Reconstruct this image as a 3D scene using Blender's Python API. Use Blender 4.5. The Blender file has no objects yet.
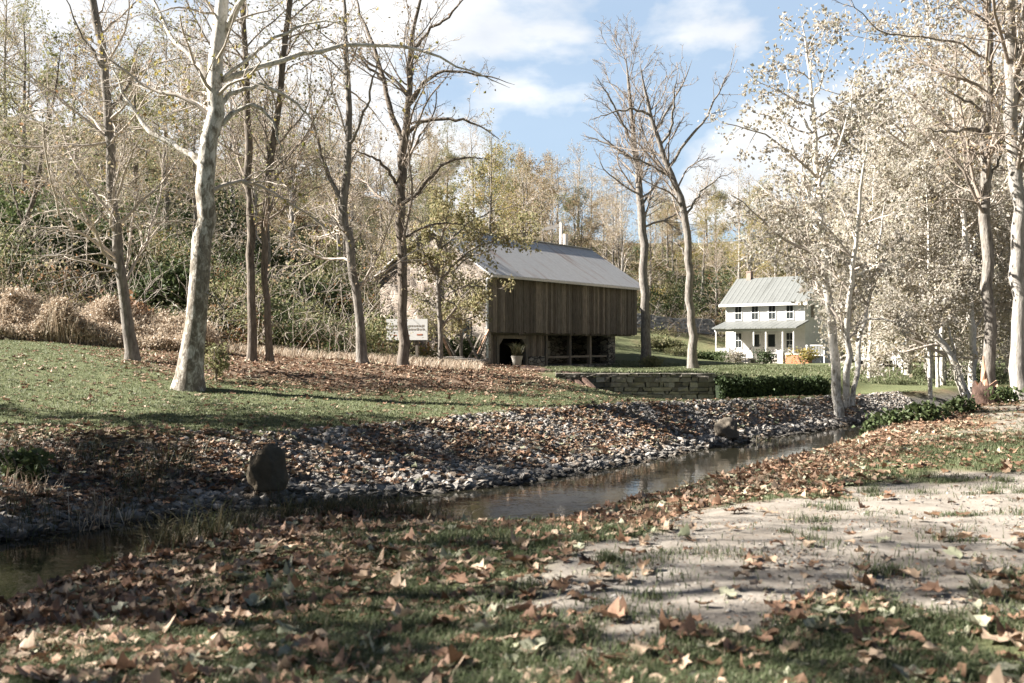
import bpy, math, random
import numpy as np
from mathutils import Vector

rs = np.random.RandomState(7)
random.seed(7)
SC = bpy.context.scene
COL = SC.collection

# ------------------------------------------------------------------ camera, sky, sun, exposure
FPX = 995.0                       # focal length in pixels (35 mm lens)
CAMZ, HOR = 1.5, 345.0            # eye height, horizon row
cd = bpy.data.cameras.new('camera'); cam = bpy.data.objects.new('camera', cd); COL.objects.link(cam)
cd.sensor_width = 36.0; cd.lens = 35.0; cd.clip_start = 0.05; cd.clip_end = 3000
cam.location = (0, 0, CAMZ); cam.rotation_euler = (math.radians(90), 0, 0)
cd.shift_y = 3.5 / 1024
cd.dof.use_dof = True; cd.dof.focus_distance = 34.0; cd.dof.aperture_fstop = 2.6
SC.camera = cam

SUN_EL, SUN_AZ = math.radians(33), math.radians(-87)      # azimuth from +Y, clockwise: the sun stands at the left
world = bpy.data.worlds.new('World'); SC.world = world; world.use_nodes = True
sdir = Vector((math.sin(SUN_AZ) * math.cos(SUN_EL), math.cos(SUN_AZ) * math.cos(SUN_EL), math.sin(SUN_EL)))
SKY_STRENGTH = 0.047
sl = bpy.data.lights.new('sun', 'SUN'); so = bpy.data.objects.new('sun', sl); COL.objects.link(so)
sl.energy = 5.0; sl.angle = math.radians(0.5); sl.color = (1.0, 0.95, 0.88)
so.rotation_euler = (-sdir).to_track_quat('-Z', 'Y').to_euler(); so.location = (-40, 0, 40)
SC.view_settings.view_transform = 'Standard'; SC.view_settings.look = 'None'
SC.view_settings.exposure = 2.16; SC.view_settings.gamma = 1.0

def NODE(nt, typ, **kw):
    n = nt.nodes.new(typ)
    for k, v in kw.items():
        if k in n.inputs: n.inputs[k].default_value = v
        else: setattr(n, k, v)
    return n

def ramp(nt, fac, stops, interp='LINEAR'):
    r = nt.nodes.new('ShaderNodeValToRGB'); cr = r.color_ramp; cr.interpolation = interp
    while len(cr.elements) < len(stops): cr.elements.new(0.5)
    for e, (p, c) in zip(cr.elements, stops):
        e.position = p; e.color = (*c, 1) if not isinstance(c, (int, float)) else (c, c, c, 1)
    nt.links.new(fac, r.inputs['Fac']); return r.outputs['Color']

def mixc(nt, fac, a, b, mode='MIX'):
    m = nt.nodes.new('ShaderNodeMix'); m.data_type = 'RGBA'; m.blend_type = mode
    for sock, v in ((m.inputs[0], fac), (m.inputs[6], a), (m.inputs[7], b)):
        if isinstance(v, (int, float)): sock.default_value = v
        elif isinstance(v, tuple): sock.default_value = (*v, 1)
        else: nt.links.new(v, sock)
    return m.outputs[2]

def mth(nt, op, a, b=None, clamp=False):
    m = nt.nodes.new('ShaderNodeMath'); m.operation = op; m.use_clamp = clamp
    for i, v in enumerate((a, b)):
        if v is None: continue
        if isinstance(v, (int, float)): m.inputs[i].default_value = v
        else: nt.links.new(v, m.inputs[i])
    return m.outputs[0]

def noise(nt, vec, scale, detail=4, rough=0.55, out='Fac', dist=0.0):
    n = NODE(nt, 'ShaderNodeTexNoise', Scale=scale, Detail=detail, Roughness=rough, Distortion=dist)
    if vec is not None: nt.links.new(vec, n.inputs['Vector'])
    return n.outputs[out]

def mapping(nt, vec, scale=(1, 1, 1), loc=(0, 0, 0)):
    m = nt.nodes.new('ShaderNodeMapping'); m.inputs['Scale'].default_value = scale; m.inputs['Location'].default_value = loc
    nt.links.new(vec, m.inputs['Vector']); return m.outputs['Vector']

# world: Nishita sky with broken clouds
nt = world.node_tree; nt.nodes.clear()
out = nt.nodes.new('ShaderNodeOutputWorld'); bg = nt.nodes.new('ShaderNodeBackground')
sky = nt.nodes.new('ShaderNodeTexSky'); sky.sky_type = 'NISHITA'; sky.sun_disc = False
sky.sun_elevation = SUN_EL; sky.sun_rotation = SUN_AZ; sky.air_density = 1.0; sky.dust_density = 1.2; sky.ozone_density = 1.5
tc = nt.nodes.new('ShaderNodeTexCoord')
sx = nt.nodes.new('ShaderNodeSeparateXYZ'); nt.links.new(tc.outputs['Generated'], sx.inputs[0])
zz = mth(nt, 'ADD', mth(nt, 'MAXIMUM', sx.outputs['Z'], 0.0), 0.22)
cx = nt.nodes.new('ShaderNodeCombineXYZ')
nt.links.new(mth(nt, 'DIVIDE', sx.outputs['X'], zz), cx.inputs[0]); nt.links.new(mth(nt, 'DIVIDE', sx.outputs['Y'], zz), cx.inputs[1])
CLOUD_OFF = (6.6, 5.78, 0)
cn = noise(nt, mapping(nt, cx.outputs[0], (0.95, 0.8, 1), CLOUD_OFF), 1.5, 8, 0.52, dist=0.2)
# thicker cloud cover over the left (sunward) half of the sky
bias = mth(nt, 'MULTIPLY', mth(nt, 'MAXIMUM', mth(nt, 'MULTIPLY', sx.outputs['X'], -1.0), 0.0), 0.42)
cm = ramp(nt, mth(nt, 'ADD', cn, bias), [(0.0, 0.03), (0.49, 0.10), (0.55, 0.8), (0.63, 1.0)])
cb = noise(nt, mapping(nt, cx.outputs[0], (1, 1, 1), (9, 4, 2)), 3.0, 5)
cloudcol = ramp(nt, cb, [(0.25, (4.3, 4.4, 4.6)), (0.65, (5.9, 5.9, 5.85))])
pale = mixc(nt, 0.6, sky.outputs[0], (2.45, 3.3, 4.3))
# bright cloud bank low over the valley ahead, sky elsewhere dimmed to cut ambient light
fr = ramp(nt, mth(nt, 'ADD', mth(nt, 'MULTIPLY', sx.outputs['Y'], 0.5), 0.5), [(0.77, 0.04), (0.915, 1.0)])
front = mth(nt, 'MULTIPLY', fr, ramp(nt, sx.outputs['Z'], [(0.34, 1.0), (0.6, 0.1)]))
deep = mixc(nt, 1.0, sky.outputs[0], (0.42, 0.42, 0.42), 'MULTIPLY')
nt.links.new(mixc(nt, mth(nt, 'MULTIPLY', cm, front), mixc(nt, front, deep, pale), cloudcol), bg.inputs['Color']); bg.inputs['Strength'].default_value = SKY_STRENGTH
nt.links.new(bg.outputs[0], out.inputs['Surface'])

# ------------------------------------------------------------------ materials
def newmat(name):
    m = bpy.data.materials.new(name); m.use_nodes = True; nt = m.node_tree
    bs = nt.nodes['Principled BSDF']; bs.inputs['Roughness'].default_value = 0.8
    bs.inputs['Specular IOR Level'].default_value = 0.25
    return m, nt, bs, nt.nodes['Material Output']

def bump(nt, bs, h, strength=0.5, dist=0.05):
    b = NODE(nt, 'ShaderNodeBump', Strength=strength, Distance=dist)
    nt.links.new(h, b.inputs['Height']); nt.links.new(b.outputs[0], bs.inputs['Normal'])

def plain(name, col, rough=0.7, var=0.18, scale=6.0, bmp=0.15, metal=0.0, spec=0.25):
    m, nt, bs, o = newmat(name); tc = nt.nodes.new('ShaderNodeTexCoord'); v = tc.outputs['Object']
    n = noise(nt, v, scale, 6, 0.6)
    nt.links.new(ramp(nt, n, [(0.25, tuple(c * (1 - var) for c in col)), (0.75, tuple(min(1, c * (1 + var)) for c in col))]), bs.inputs['Base Color'])
    bs.inputs['Roughness'].default_value = rough; bs.inputs['Metallic'].default_value = metal; bs.inputs['Specular IOR Level'].default_value = spec
    if bmp: bump(nt, bs, n, bmp, 0.02)
    return m

def leafmat(name, cols, trans=0.35, objrand=False):
    m, nt, bs, o = newmat(name)
    if objrand: r = nt.nodes.new('ShaderNodeObjectInfo').outputs['Random']
    else: r = nt.nodes.new('ShaderNodeNewGeometry').outputs['Random Per Island']
    k = len(cols)
    c = ramp(nt, r, [(i / max(1, k - 1), cc) for i, cc in enumerate(cols)])
    tc = nt.nodes.new('ShaderNodeTexCoord')
    c = mixc(nt, 0.35, c, ramp(nt, noise(nt, tc.outputs['Object'], 14, 3), [(0.3, (0.35, 0.35, 0.35)), (0.7, (1, 1, 1))]), 'MULTIPLY')
    nt.links.new(c, bs.inputs['Base Color']); bs.inputs['Roughness'].default_value = 0.6
    if trans:
        t = nt.nodes.new('ShaderNodeBsdfTranslucent'); nt.links.new(c, t.inputs['Color'])
        mx = nt.nodes.new('ShaderNodeMixShader'); mx.inputs[0].default_value = trans
        nt.links.new(bs.outputs[0], mx.inputs[1]); nt.links.new(t.outputs[0], mx.inputs[2]); nt.links.new(mx.outputs[0], o.inputs['Surface'])
    return m

def barkmat(name, dark, light, zs=0.25, scale=14.0):
    m, nt, bs, o = newmat(name); tc = nt.nodes.new('ShaderNodeTexCoord')
    v = mapping(nt, tc.outputs['Object'], (1, 1, zs))
    n = noise(nt, v, scale, 6, 0.65); n2 = noise(nt, tc.outputs['Object'], 1.7, 3)
    c = ramp(nt, n, [(0.3, dark), (0.7, light)])
    c = mixc(nt, 0.5, c, ramp(nt, n2, [(0.3, (0.6, 0.6, 0.6)), (0.7, (1.0, 1.0, 0.97))]), 'MULTIPLY')
    nt.links.new(c, bs.inputs['Base Color']); bump(nt, bs, n, 0.9, 0.04); bs.inputs['Roughness'].default_value = 0.9
    return m

def sycmat(name, z0=2.0, z1=8.0, white=(0.68, 0.645, 0.59)):
    m, nt, bs, o = newmat(name); tc = nt.nodes.new('ShaderNodeTexCoord'); ob = tc.outputs['Object']
    sz = nt.nodes.new('ShaderNodeSeparateXYZ'); nt.links.new(ob, sz.inputs[0])
    hz = nt.nodes.new('ShaderNodeMapRange'); hz.inputs[1].default_value = z0; hz.inputs[2].default_value = z1
    hz.inputs[3].default_value = 0.045; hz.inputs[4].default_value = -0.13; nt.links.new(sz.outputs[2], hz.inputs[0])
    n = noise(nt, mapping(nt, ob, (1, 1, 0.5)), 8.0, 6, 0.7, dist=0.6)
    f = mth(nt, 'ADD', n, hz.outputs[0])
    c = ramp(nt, f, [(0.40, white), (0.47, (0.46, 0.43, 0.37)), (0.54, (0.29, 0.255, 0.21)), (0.62, (0.17, 0.145, 0.115))])
    n2 = noise(nt, mapping(nt, ob, (1, 1, 0.45)), 22, 5, 0.6)
    c = mixc(nt, 0.6, c, ramp(nt, n2, [(0.3, (0.55, 0.53, 0.5)), (0.6, (1, 1, 1))]), 'MULTIPLY')
    nt.links.new(c, bs.inputs['Base Color']); bump(nt, bs, mth(nt, 'ADD', f, mth(nt, 'MULTIPLY', n2, 0.5)), 0.7, 0.03); bs.inputs['Roughness'].default_value = 0.85
    return m

def woodmat(name, dark, light, axis_scale=(9, 9, 0.7)):
    m, nt, bs, o = newmat(name); tc = nt.nodes.new('ShaderNodeTexCoord'); g = nt.nodes.new('ShaderNodeNewGeometry')
    n = noise(nt, mapping(nt, tc.outputs['Object'], axis_scale), 3.0, 6, 0.65)
    c = ramp(nt, n, [(0.28, dark), (0.72, light)])
    c = mixc(nt, 0.75, c, ramp(nt, g.outputs['Random Per Island'], [(0.0, (0.45, 0.42, 0.4)), (0.7, (1, 1, 1)), (1.0, (1.7, 1.62, 1.55))]), 'MULTIPLY')
    nt.links.new(c, bs.inputs['Base Color']); bump(nt, bs, n, 0.5, 0.02); bs.inputs['Roughness'].default_value = 0.85
    return m

def stonewallmat(name, cols, mortar, sc=(2.2, 2.2, 4.2), bstr=1.0):
    m, nt, bs, o = newmat(name); tc = nt.nodes.new('ShaderNodeTexCoord')
    v0 = mapping(nt, tc.outputs['Object'], sc)
    nn = noise(nt, v0, 1.2, 3, out='Color'); v = mixc(nt, 0.12, v0, nn, 'LINEAR_LIGHT')
    vo = NODE(nt, 'ShaderNodeTexVoronoi', Scale=1.0); nt.links.new(v, vo.inputs['Vector'])
    ve = NODE(nt, 'ShaderNodeTexVoronoi', Scale=1.0, feature='DISTANCE_TO_EDGE'); nt.links.new(v, ve.inputs['Vector'])
    sp = nt.nodes.new('ShaderNodeSeparateColor'); nt.links.new(vo.outputs['Color'], sp.inputs[0])
    c = ramp(nt, sp.outputs[0], [(i / (len(cols) - 1), k) for i, k in enumerate(cols)])
    c = mixc(nt, 0.5, c, ramp(nt, noise(nt, tc.outputs['Object'], 14, 5), [(0.3, (0.5, 0.5, 0.5)), (0.7, (1.1, 1.1, 1.1))]), 'MULTIPLY')
    e = ramp(nt, ve.outputs['Distance'], [(0.02, 0.0), (0.09, 1.0)])
    nt.links.new(mixc(nt, e, mortar, c), bs.inputs['Base Color']); bump(nt, bs, e, bstr, 0.06); bs.inputs['Roughness'].default_value = 0.9
    return m

M = {}
M['bark_dark'] = barkmat('bark_dark', (0.07, 0.055, 0.045), (0.27, 0.23, 0.19))
M['stump_bark'] = barkmat('stump_bark', (0.035, 0.022, 0.017), (0.13, 0.08, 0.06), 0.3, 18)
M['bark_grey'] = barkmat('bark_grey', (0.1, 0.085, 0.072), (0.34, 0.31, 0.275))
M['bark_pale'] = barkmat('bark_pale', (0.19, 0.17, 0.15), (0.46, 0.43, 0.39), 0.3, 10)
M['twig'] = plain('twig', (0.27, 0.225, 0.185), 0.9, 0.3, 3, 0)
M['twig_pale'] = plain('twig_pale', (0.44, 0.385, 0.33), 0.9, 0.25, 3, 0)
M['syc'] = sycmat('sycamore_bark', 3.0, 9.5)
M['syc_white'] = sycmat('white_sycamore_bark', -3.0, 3.0)
M['leaf_olive'] = leafmat('leaf_olive', [(0.17, 0.18, 0.08), (0.26, 0.26, 0.13), (0.34, 0.32, 0.17), (0.2, 0.22, 0.1), (0.42, 0.36, 0.22)])
M['leaf_tan'] = leafmat('leaf_tan', [(0.34, 0.27, 0.17), (0.46, 0.37, 0.24), (0.3, 0.27, 0.14), (0.52, 0.44, 0.32), (0.36, 0.2, 0.1)])
M['leaf_young'] = leafmat('leaf_young', [(0.2, 0.2, 0.09), (0.32, 0.29, 0.15), (0.4, 0.34, 0.19), (0.24, 0.24, 0.11), (0.46, 0.36, 0.22)], 0.4)
M['leaf_pale'] = leafmat('leaf_pale', [(0.58, 0.535, 0.475), (0.45, 0.41, 0.355), (0.64, 0.605, 0.55), (0.28, 0.27, 0.19), (0.6, 0.55, 0.485), (0.36, 0.31, 0.2), (0.55, 0.505, 0.45)], 0.5)
M['leaf_green'] = leafmat('leaf_green', [(0.055, 0.078, 0.03), (0.085, 0.115, 0.045), (0.125, 0.155, 0.065), (0.07, 0.1, 0.038)], 0.3)
M['leaf_ever'] = leafmat('leaf_ever', [(0.03, 0.045, 0.018), (0.05, 0.075, 0.028), (0.075, 0.105, 0.04)], 0.15)
M['leaf_yellow'] = leafmat('leaf_yellow', [(0.3, 0.27, 0.08), (0.42, 0.33, 0.11), (0.22, 0.23, 0.07), (0.46, 0.3, 0.12)])
M['leaf_rust'] = leafmat('leaf_rust', [(0.26, 0.13, 0.06), (0.36, 0.2, 0.1), (0.2, 0.11, 0.06), (0.42, 0.28, 0.16)])
M['straw'] = leafmat('straw', [(0.42, 0.33, 0.24), (0.58, 0.49, 0.38), (0.3, 0.21, 0.14), (0.66, 0.58, 0.47), (0.48, 0.37, 0.26)], 0.3)
M['grass'] = leafmat('grass', [(0.055, 0.08, 0.03), (0.095, 0.12, 0.054), (0.14, 0.16, 0.082), (0.07, 0.095, 0.038), (0.25, 0.23, 0.15)], 0.3)
M['lawn_grass'] = leafmat('lawn_grass', [(0.085, 0.11, 0.048), (0.14, 0.165, 0.08), (0.2, 0.22, 0.12), (0.11, 0.135, 0.06), (0.3, 0.28, 0.18)], 0.35)
M['weed'] = leafmat('weed', [(0.045, 0.055, 0.024), (0.075, 0.078, 0.036), (0.15, 0.12, 0.07), (0.055, 0.07, 0.028)], 0.3)
FALL = ['russet', 'tan', 'greygreen', 'umber']
M['fallen_russet'] = leafmat('fallen_russet', [(0.25, 0.145, 0.09), (0.33, 0.2, 0.13), (0.2, 0.115, 0.075)], 0.15)
M['fallen_tan'] = leafmat('fallen_tan', [(0.38, 0.275, 0.19), (0.47, 0.355, 0.255), (0.31, 0.215, 0.14)], 0.15)
M['fallen_greygreen'] = leafmat('fallen_greygreen', [(0.3, 0.3, 0.2), (0.38, 0.37, 0.27), (0.22, 0.24, 0.14)], 0.15)
M['fallen_umber'] = leafmat('fallen_umber', [(0.13, 0.075, 0.045), (0.2, 0.12, 0.07), (0.09, 0.055, 0.035)], 0.1)
for k in FALL:
    pass
M['rock'] = None

def rockmat(name, cols, objrand):
    m, nt, bs, o = newmat(name); tc = nt.nodes.new('ShaderNodeTexCoord')
    r = nt.nodes.new('ShaderNodeObjectInfo').outputs['Random'] if objrand else nt.nodes.new('ShaderNodeNewGeometry').outputs['Random Per Island']
    c = ramp(nt, r, [(i / (len(cols) - 1), k) for i, k in enumerate(cols)])
    n = noise(nt, tc.outputs['Object'], 9, 6, 0.65)
    c = mixc(nt, 0.6, c, ramp(nt, n, [(0.3, (0.45, 0.44, 0.43)), (0.65, (1.1, 1.1, 1.1))]), 'MULTIPLY')
    ge = nt.nodes.new('ShaderNodeNewGeometry'); sz = nt.nodes.new('ShaderNodeSeparateXYZ'); nt.links.new(ge.outputs['Position'], sz.inputs[0])
    wet = nt.nodes.new('ShaderNodeMapRange'); wet.inputs[1].default_value = -0.88; wet.inputs[2].default_value = -0.76; nt.links.new(sz.outputs[2], wet.inputs[0])   # wet rim just above the water
    c = mixc(nt, wet.outputs[0], mixc(nt, 1.0, c, (0.3, 0.29, 0.27), 'MULTIPLY'), c)
    nt.links.new(c, bs.inputs['Base Color']); bump(nt, bs, n, 0.7, 0.03); bs.inputs['Roughness'].default_value = 0.85
    return m
ROCKC = [(0.1, 0.093, 0.083), (0.24, 0.222, 0.2), (0.38, 0.355, 0.325), (0.15, 0.14, 0.126), (0.48, 0.45, 0.41), (0.27, 0.22, 0.175), (0.19, 0.15, 0.112)]
M['rock'] = rockmat('rock', ROCKC, False); M['rock_obj'] = rockmat('rock_single', ROCKC, True)
M['boulder'] = rockmat('boulder_stone', [(0.1, 0.08, 0.055), (0.11, 0.088, 0.06)], True)
M['boulder_pale'] = rockmat('boulder_pale_stone', [(0.13, 0.11, 0.085), (0.15, 0.12, 0.09)], True)
M['drystone'] = stonewallmat('drystone', [(0.12, 0.11, 0.1), (0.24, 0.22, 0.19), (0.36, 0.33, 0.28), (0.18, 0.17, 0.15)], (0.03, 0.028, 0.025), (1.9, 1.9, 5.0))
M['bluestone'] = stonewallmat('bluestone', [(0.1, 0.105, 0.12), (0.2, 0.21, 0.23), (0.28, 0.29, 0.3)], (0.035, 0.035, 0.04), (1.2, 1.2, 2.4))
M['barnstone'] = stonewallmat('barnstone', [(0.3, 0.24, 0.19), (0.4, 0.33, 0.27), (0.25, 0.2, 0.16), (0.44, 0.38, 0.32)], (0.38, 0.33, 0.28), (1.7, 1.7, 3.4), 0.6)
M['barn_boards'] = woodmat('barn_boards', (0.05, 0.041, 0.033), (0.27, 0.228, 0.185))
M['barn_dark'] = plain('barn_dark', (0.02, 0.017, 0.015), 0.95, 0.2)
M['timber'] = woodmat('timber', (0.1, 0.085, 0.07), (0.26, 0.23, 0.19))
M['white_paint'] = plain('white_paint', (0.66, 0.65, 0.62), 0.6, 0.06, 3, 0.05)
M['glass'] = plain('window_glass', (0.03, 0.035, 0.035), 0.08, 0.2, 1.0, 0.02, 0, 0.6)
M['shingle'] = None
M['brick'] = plain('brick', (0.42, 0.17, 0.1), 0.85, 0.25, 9, 0.2)
m_, nt_, bs_, o_ = newmat('clapboard'); tc_ = nt_.nodes.new('ShaderNodeTexCoord'); w_ = NODE(nt_, 'ShaderNodeTexWave', Scale=2.2, wave_profile='SAW', bands_direction='Z'); nt_.links.new(tc_.outputs['Object'], w_.inputs['Vector'])
nt_.links.new(mixc(nt_, ramp(nt_, noise(nt_, tc_.outputs['Object'], 2.5, 6, .65), [(.45, 0.), (.75, .5)]), (.64, .63, .6), (.46, .44, .4)), bs_.inputs['Base Color']); bump(nt_, bs_, w_.outputs['Fac'], .6, .03); M['clapboard'] = m_
M['chim'] = plain('chimney_brick', (0.3, 0.23, 0.19), 0.9, 0.25, 12, 0.2)
M['dark_iron'] = plain('dark_iron', (0.03, 0.03, 0.032), 0.5, 0.2)
M['clay'] = plain('pale_clay', (0.5, 0.465, 0.41), 0.8, 0.12)
M['deck_wood'] = plain('deck_wood', (0.3, 0.27, 0.23), 0.85, 0.2)
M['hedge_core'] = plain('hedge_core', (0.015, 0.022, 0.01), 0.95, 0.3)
M['splinter'] = woodmat('splintered_wood', (0.3, 0.16, 0.09), (0.62, 0.42, 0.3), (7, 7, 0.8))
M['greypole'] = plain('weathered_pole', (0.68, 0.62, 0.56), 0.8, 0.15)

def roofmat(name, base, rust, rib, ribamt):
    m, nt, bs, o = newmat(name); tc = nt.nodes.new('ShaderNodeTexCoord'); ob = tc.outputs['Object']
    n = noise(nt, mapping(nt, ob, (1.0, 0.15, 0.15)), 1.6, 6, 0.6)
    c = mixc(nt, ramp(nt, n, [(0.55, 0.0), (0.68, 0.8)]), base, rust)
    n2 = noise(nt, ob, 5, 4); c = mixc(nt, 0.4, c, ramp(nt, n2, [(0.3, (0.7, 0.7, 0.7)), (0.7, (1.1, 1.1, 1.1))]), 'MULTIPLY')
    nt.links.new(c, bs.inputs['Base Color']); bs.inputs['Roughness'].default_value = 0.5
    w = NODE(nt, 'ShaderNodeTexWave', Scale=rib, wave_profile='SIN', bands_direction='X'); nt.links.new(ob, w.inputs['Vector'])
    bump(nt, bs, ramp(nt, w.outputs['Fac'], [(0.8, 0.0), (0.95, 1.0)]), ribamt, 0.04)
    return m
M['barn_roof'] = roofmat('barn_roof_metal', (0.5, 0.485, 0.465), (0.33, 0.235, 0.185), 0.55, 0.7)
M['house_roof'] = roofmat('house_roof_metal', (0.155, 0.16, 0.152), (0.11, 0.113, 0.105), 0.7, 0.7)

# ------------------------------------------------------------------ mesh helpers
def mesh_from(name, verts, groups, mats):
    """groups: list of (faces (F,k) int array, material index, smooth)"""
    me = bpy.data.meshes.new(name); verts = np.asarray(verts, dtype=np.float32)
    me.vertices.add(len(verts)); me.vertices.foreach_set('co', verts.ravel())
    li, st, tot, mi, sm = [], [], [], [], []; off = 0
    for f, m, s in groups:
        f = np.asarray(f, dtype=np.int32)
        if f.size == 0: continue
        F, k = f.shape; li.append(f.ravel()); st.append(off + np.arange(F) * k); tot.append(np.full(F, k))
        mi.append(np.broadcast_to(np.asarray(m, dtype=np.int32), (F,))); sm.append(np.full(F, s)); off += F * k
    li = np.concatenate(li); st = np.concatenate(st); tot = np.concatenate(tot); mi = np.concatenate(mi); sm = np.concatenate(sm)
    me.loops.add(len(li)); me.loops.foreach_set('vertex_index', li.astype(np.int32))
    me.polygons.add(len(st)); me.polygons.foreach_set('loop_start', st.astype(np.int32)); me.polygons.foreach_set('loop_total', tot.astype(np.int32))
    me.polygons.foreach_set('material_index', mi.astype(np.int32)); me.polygons.foreach_set('use_smooth', sm.astype(bool))
    for m in mats: me.materials.append(m)
    me.update(calc_edges=True); return me

def link(name, me, parent=None, loc=(0, 0, 0), rotz=0.0):
    o = bpy.data.objects.new(name, me); COL.objects.link(o); o.location = loc; o.rotation_euler = (0, 0, rotz)
    if parent: o.parent = parent
    return o

def tag(o, label=None, cat=None, group=None, kind=None):
    if label: o['label'] = label
    if cat: o['category'] = cat
    if group: o['group'] = group
    if kind: o['kind'] = kind
    return o

def thing(name, label, cat, loc=(0, 0, 0), rotz=0.0, group=None):
    return tag(link(name, None, None, loc, rotz), label, cat, group)

class MB:
    """collects boxes, bars, prisms into one mesh"""
    def __init__(s): s.v = []; s.q = []; s.n = 0
    def _add(s, v, faces):
        s.v.append(np.asarray(v, float)); s.q += [[i + s.n for i in f] for f in faces]; s.n += len(v)
    def box(s, x0, x1, y0, y1, z0, z1):
        v = [(x, y, z) for z in (z0, z1) for x, y in ((x0, y0), (x1, y0), (x1, y1), (x0, y1))]
        s._add(v, [(3, 2, 1, 0), (4, 5, 6, 7), (0, 1, 5, 4), (1, 2, 6, 5), (2, 3, 7, 6), (3, 0, 4, 7)]); return s
    def hexa(s, v8):
        s._add(v8, [(3, 2, 1, 0), (4, 5, 6, 7), (0, 1, 5, 4), (1, 2, 6, 5), (2, 3, 7, 6), (3, 0, 4, 7)]); return s
    def bar(s, a, b, w, h=None):
        a, b = np.array(a, float), np.array(b, float); h = h or w; d = b - a; d /= np.linalg.norm(d)
        r = np.array((0, 0, 1.0)) if abs(d[2]) < .9 else np.array((1.0, 0, 0)); u = np.cross(d, r); u /= np.linalg.norm(u); t = np.cross(u, d)
        ring = lambda p: [p - u * w / 2 - t * h / 2, p + u * w / 2 - t * h / 2, p + u * w / 2 + t * h / 2, p - u * w / 2 + t * h / 2]
        s.hexa(ring(a) + ring(b)); return s
    def poly(s, pts, ext):
        """prism: polygon extruded by vector"""
        n = len(pts); e = np.array(ext, float); p = np.array(pts, float)
        s._add(np.vstack([p, p + e]), [tuple(range(n - 1, -1, -1)), tuple(range(n, 2 * n))] + [(i, (i + 1) % n, n + (i + 1) % n, n + i) for i in range(n)]); return s
    def cyl(s, a, b, r0, r1, n=12):
        a, b = np.array(a, float), np.array(b, float); d = b - a; d /= np.linalg.norm(d)
        r = np.array((0, 0, 1.0)) if abs(d[2]) < .9 else np.array((1.0, 0, 0)); u = np.cross(d, r); u /= np.linalg.norm(u); t = np.cross(u, d)
        an = np.arange(n) * 2 * np.pi / n; c = np.outer(np.cos(an), u) + np.outer(np.sin(an), t)
        s._add(np.vstack([a + c * r0, b + c * r1]), [tuple(range(n - 1, -1, -1)), tuple(range(n, 2 * n))] + [(i, (i + 1) % n, n + (i + 1) % n, n + i) for i in range(n)]); return s
    def lathe(s, prof, n=16):
        an = np.arange(n) * 2 * np.pi / n
        v = np.vstack([np.stack([np.cos(an) * r, np.sin(an) * r, np.full(n, z)], 1) for r, z in prof]); f = []
        for k in range(len(prof) - 1):
            f += [(k * n + i, k * n + (i + 1) % n, (k + 1) * n + (i + 1) % n, (k + 1) * n + i) for i in range(n)]
        s._add(v, f + [tuple(range(n - 1, -1, -1))]); return s
    def build(s, name, mat, parent=None, loc=(0, 0, 0), rotz=0.0, smooth=False):
        me = bpy.data.meshes.new(name); me.from_pydata([tuple(x) for x in np.vstack(s.v)], [], [tuple(f) for f in s.q])
        me.materials.append(mat); me.update()
        if smooth: me.polygons.foreach_set('use_smooth', [True] * len(me.polygons))
        return link(name, me, parent, loc, rotz)

def unit(v): return v / np.maximum(np.linalg.norm(v, axis=-1, keepdims=True), 1e-9)

def P(px, py, d):
    return np.array([(px - 512.0) / FPX * d, d, CAMZ - (py - HOR) / FPX * d])

# ------------------------------------------------------------------ terrain
NEAR_LIP = np.array([(-14, -6), (-6, 3), (-3.5, 6.9), (-2.98, 8.8), (-2.3, 10.3), (-1.5, 11.0), (-.7, 10.5), (.2, 10.2), (1.75, 12.4), (3.0, 14.1), (4.2, 15.9), (6.0, 18.4), (9, 23), (12.5, 27.5), (16, 31), (24, 37), (60, 55)], float)
FAR_EDGE = np.array([(-20, -2), (-14, 4.5), (-9.5, 9.2), (-6.27, 12.25), (-5.18, 13.5), (-3.78, 14.9), (-1.73, 15.8), (.14, 17.4), (2.16, 19.9), (5, 23.9), (7.94, 27.4), (10.1, 29.9), (15, 34.5), (24, 41), (60, 60)], float)
BANK_TOP = np.array([(-30, 4), (-22, 8), (-13, 14.5), (-9, 17), (-6.2, 16.9), (-4.25, 17.0), (-2.4, 19.2), (.17, 22.4), (2.45, 24.0), (5.45, 26.6), (9, 30.6), (14, 36), (24, 43), (60, 63)], float)
BANK_Z = [.6, .4, .2, .1, .03, 0, -.04, .02, .03, -.02, -.15, -.2, -.1, 0]
WATER_Z = -0.9

def sdist(x, y, L):
    """signed distance to polyline, positive on its left"""
    best = np.full(x.shape, 1e9); sg = np.ones(x.shape)
    for (ax, ay), (bx, by) in zip(L[:-1], L[1:]):
        dx, dy = bx - ax, by - ay; l2 = dx * dx + dy * dy
        t = np.clip(((x - ax) * dx + (y - ay) * dy) / l2, 0, 1)
        d = np.hypot(x - ax - t * dx, y - ay - t * dy); c = dx * (y - ay) - dy * (x - ax)
        m = d < best; best = np.where(m, d, best); sg = np.where(m, np.sign(c), sg)
    return best * sg

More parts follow.
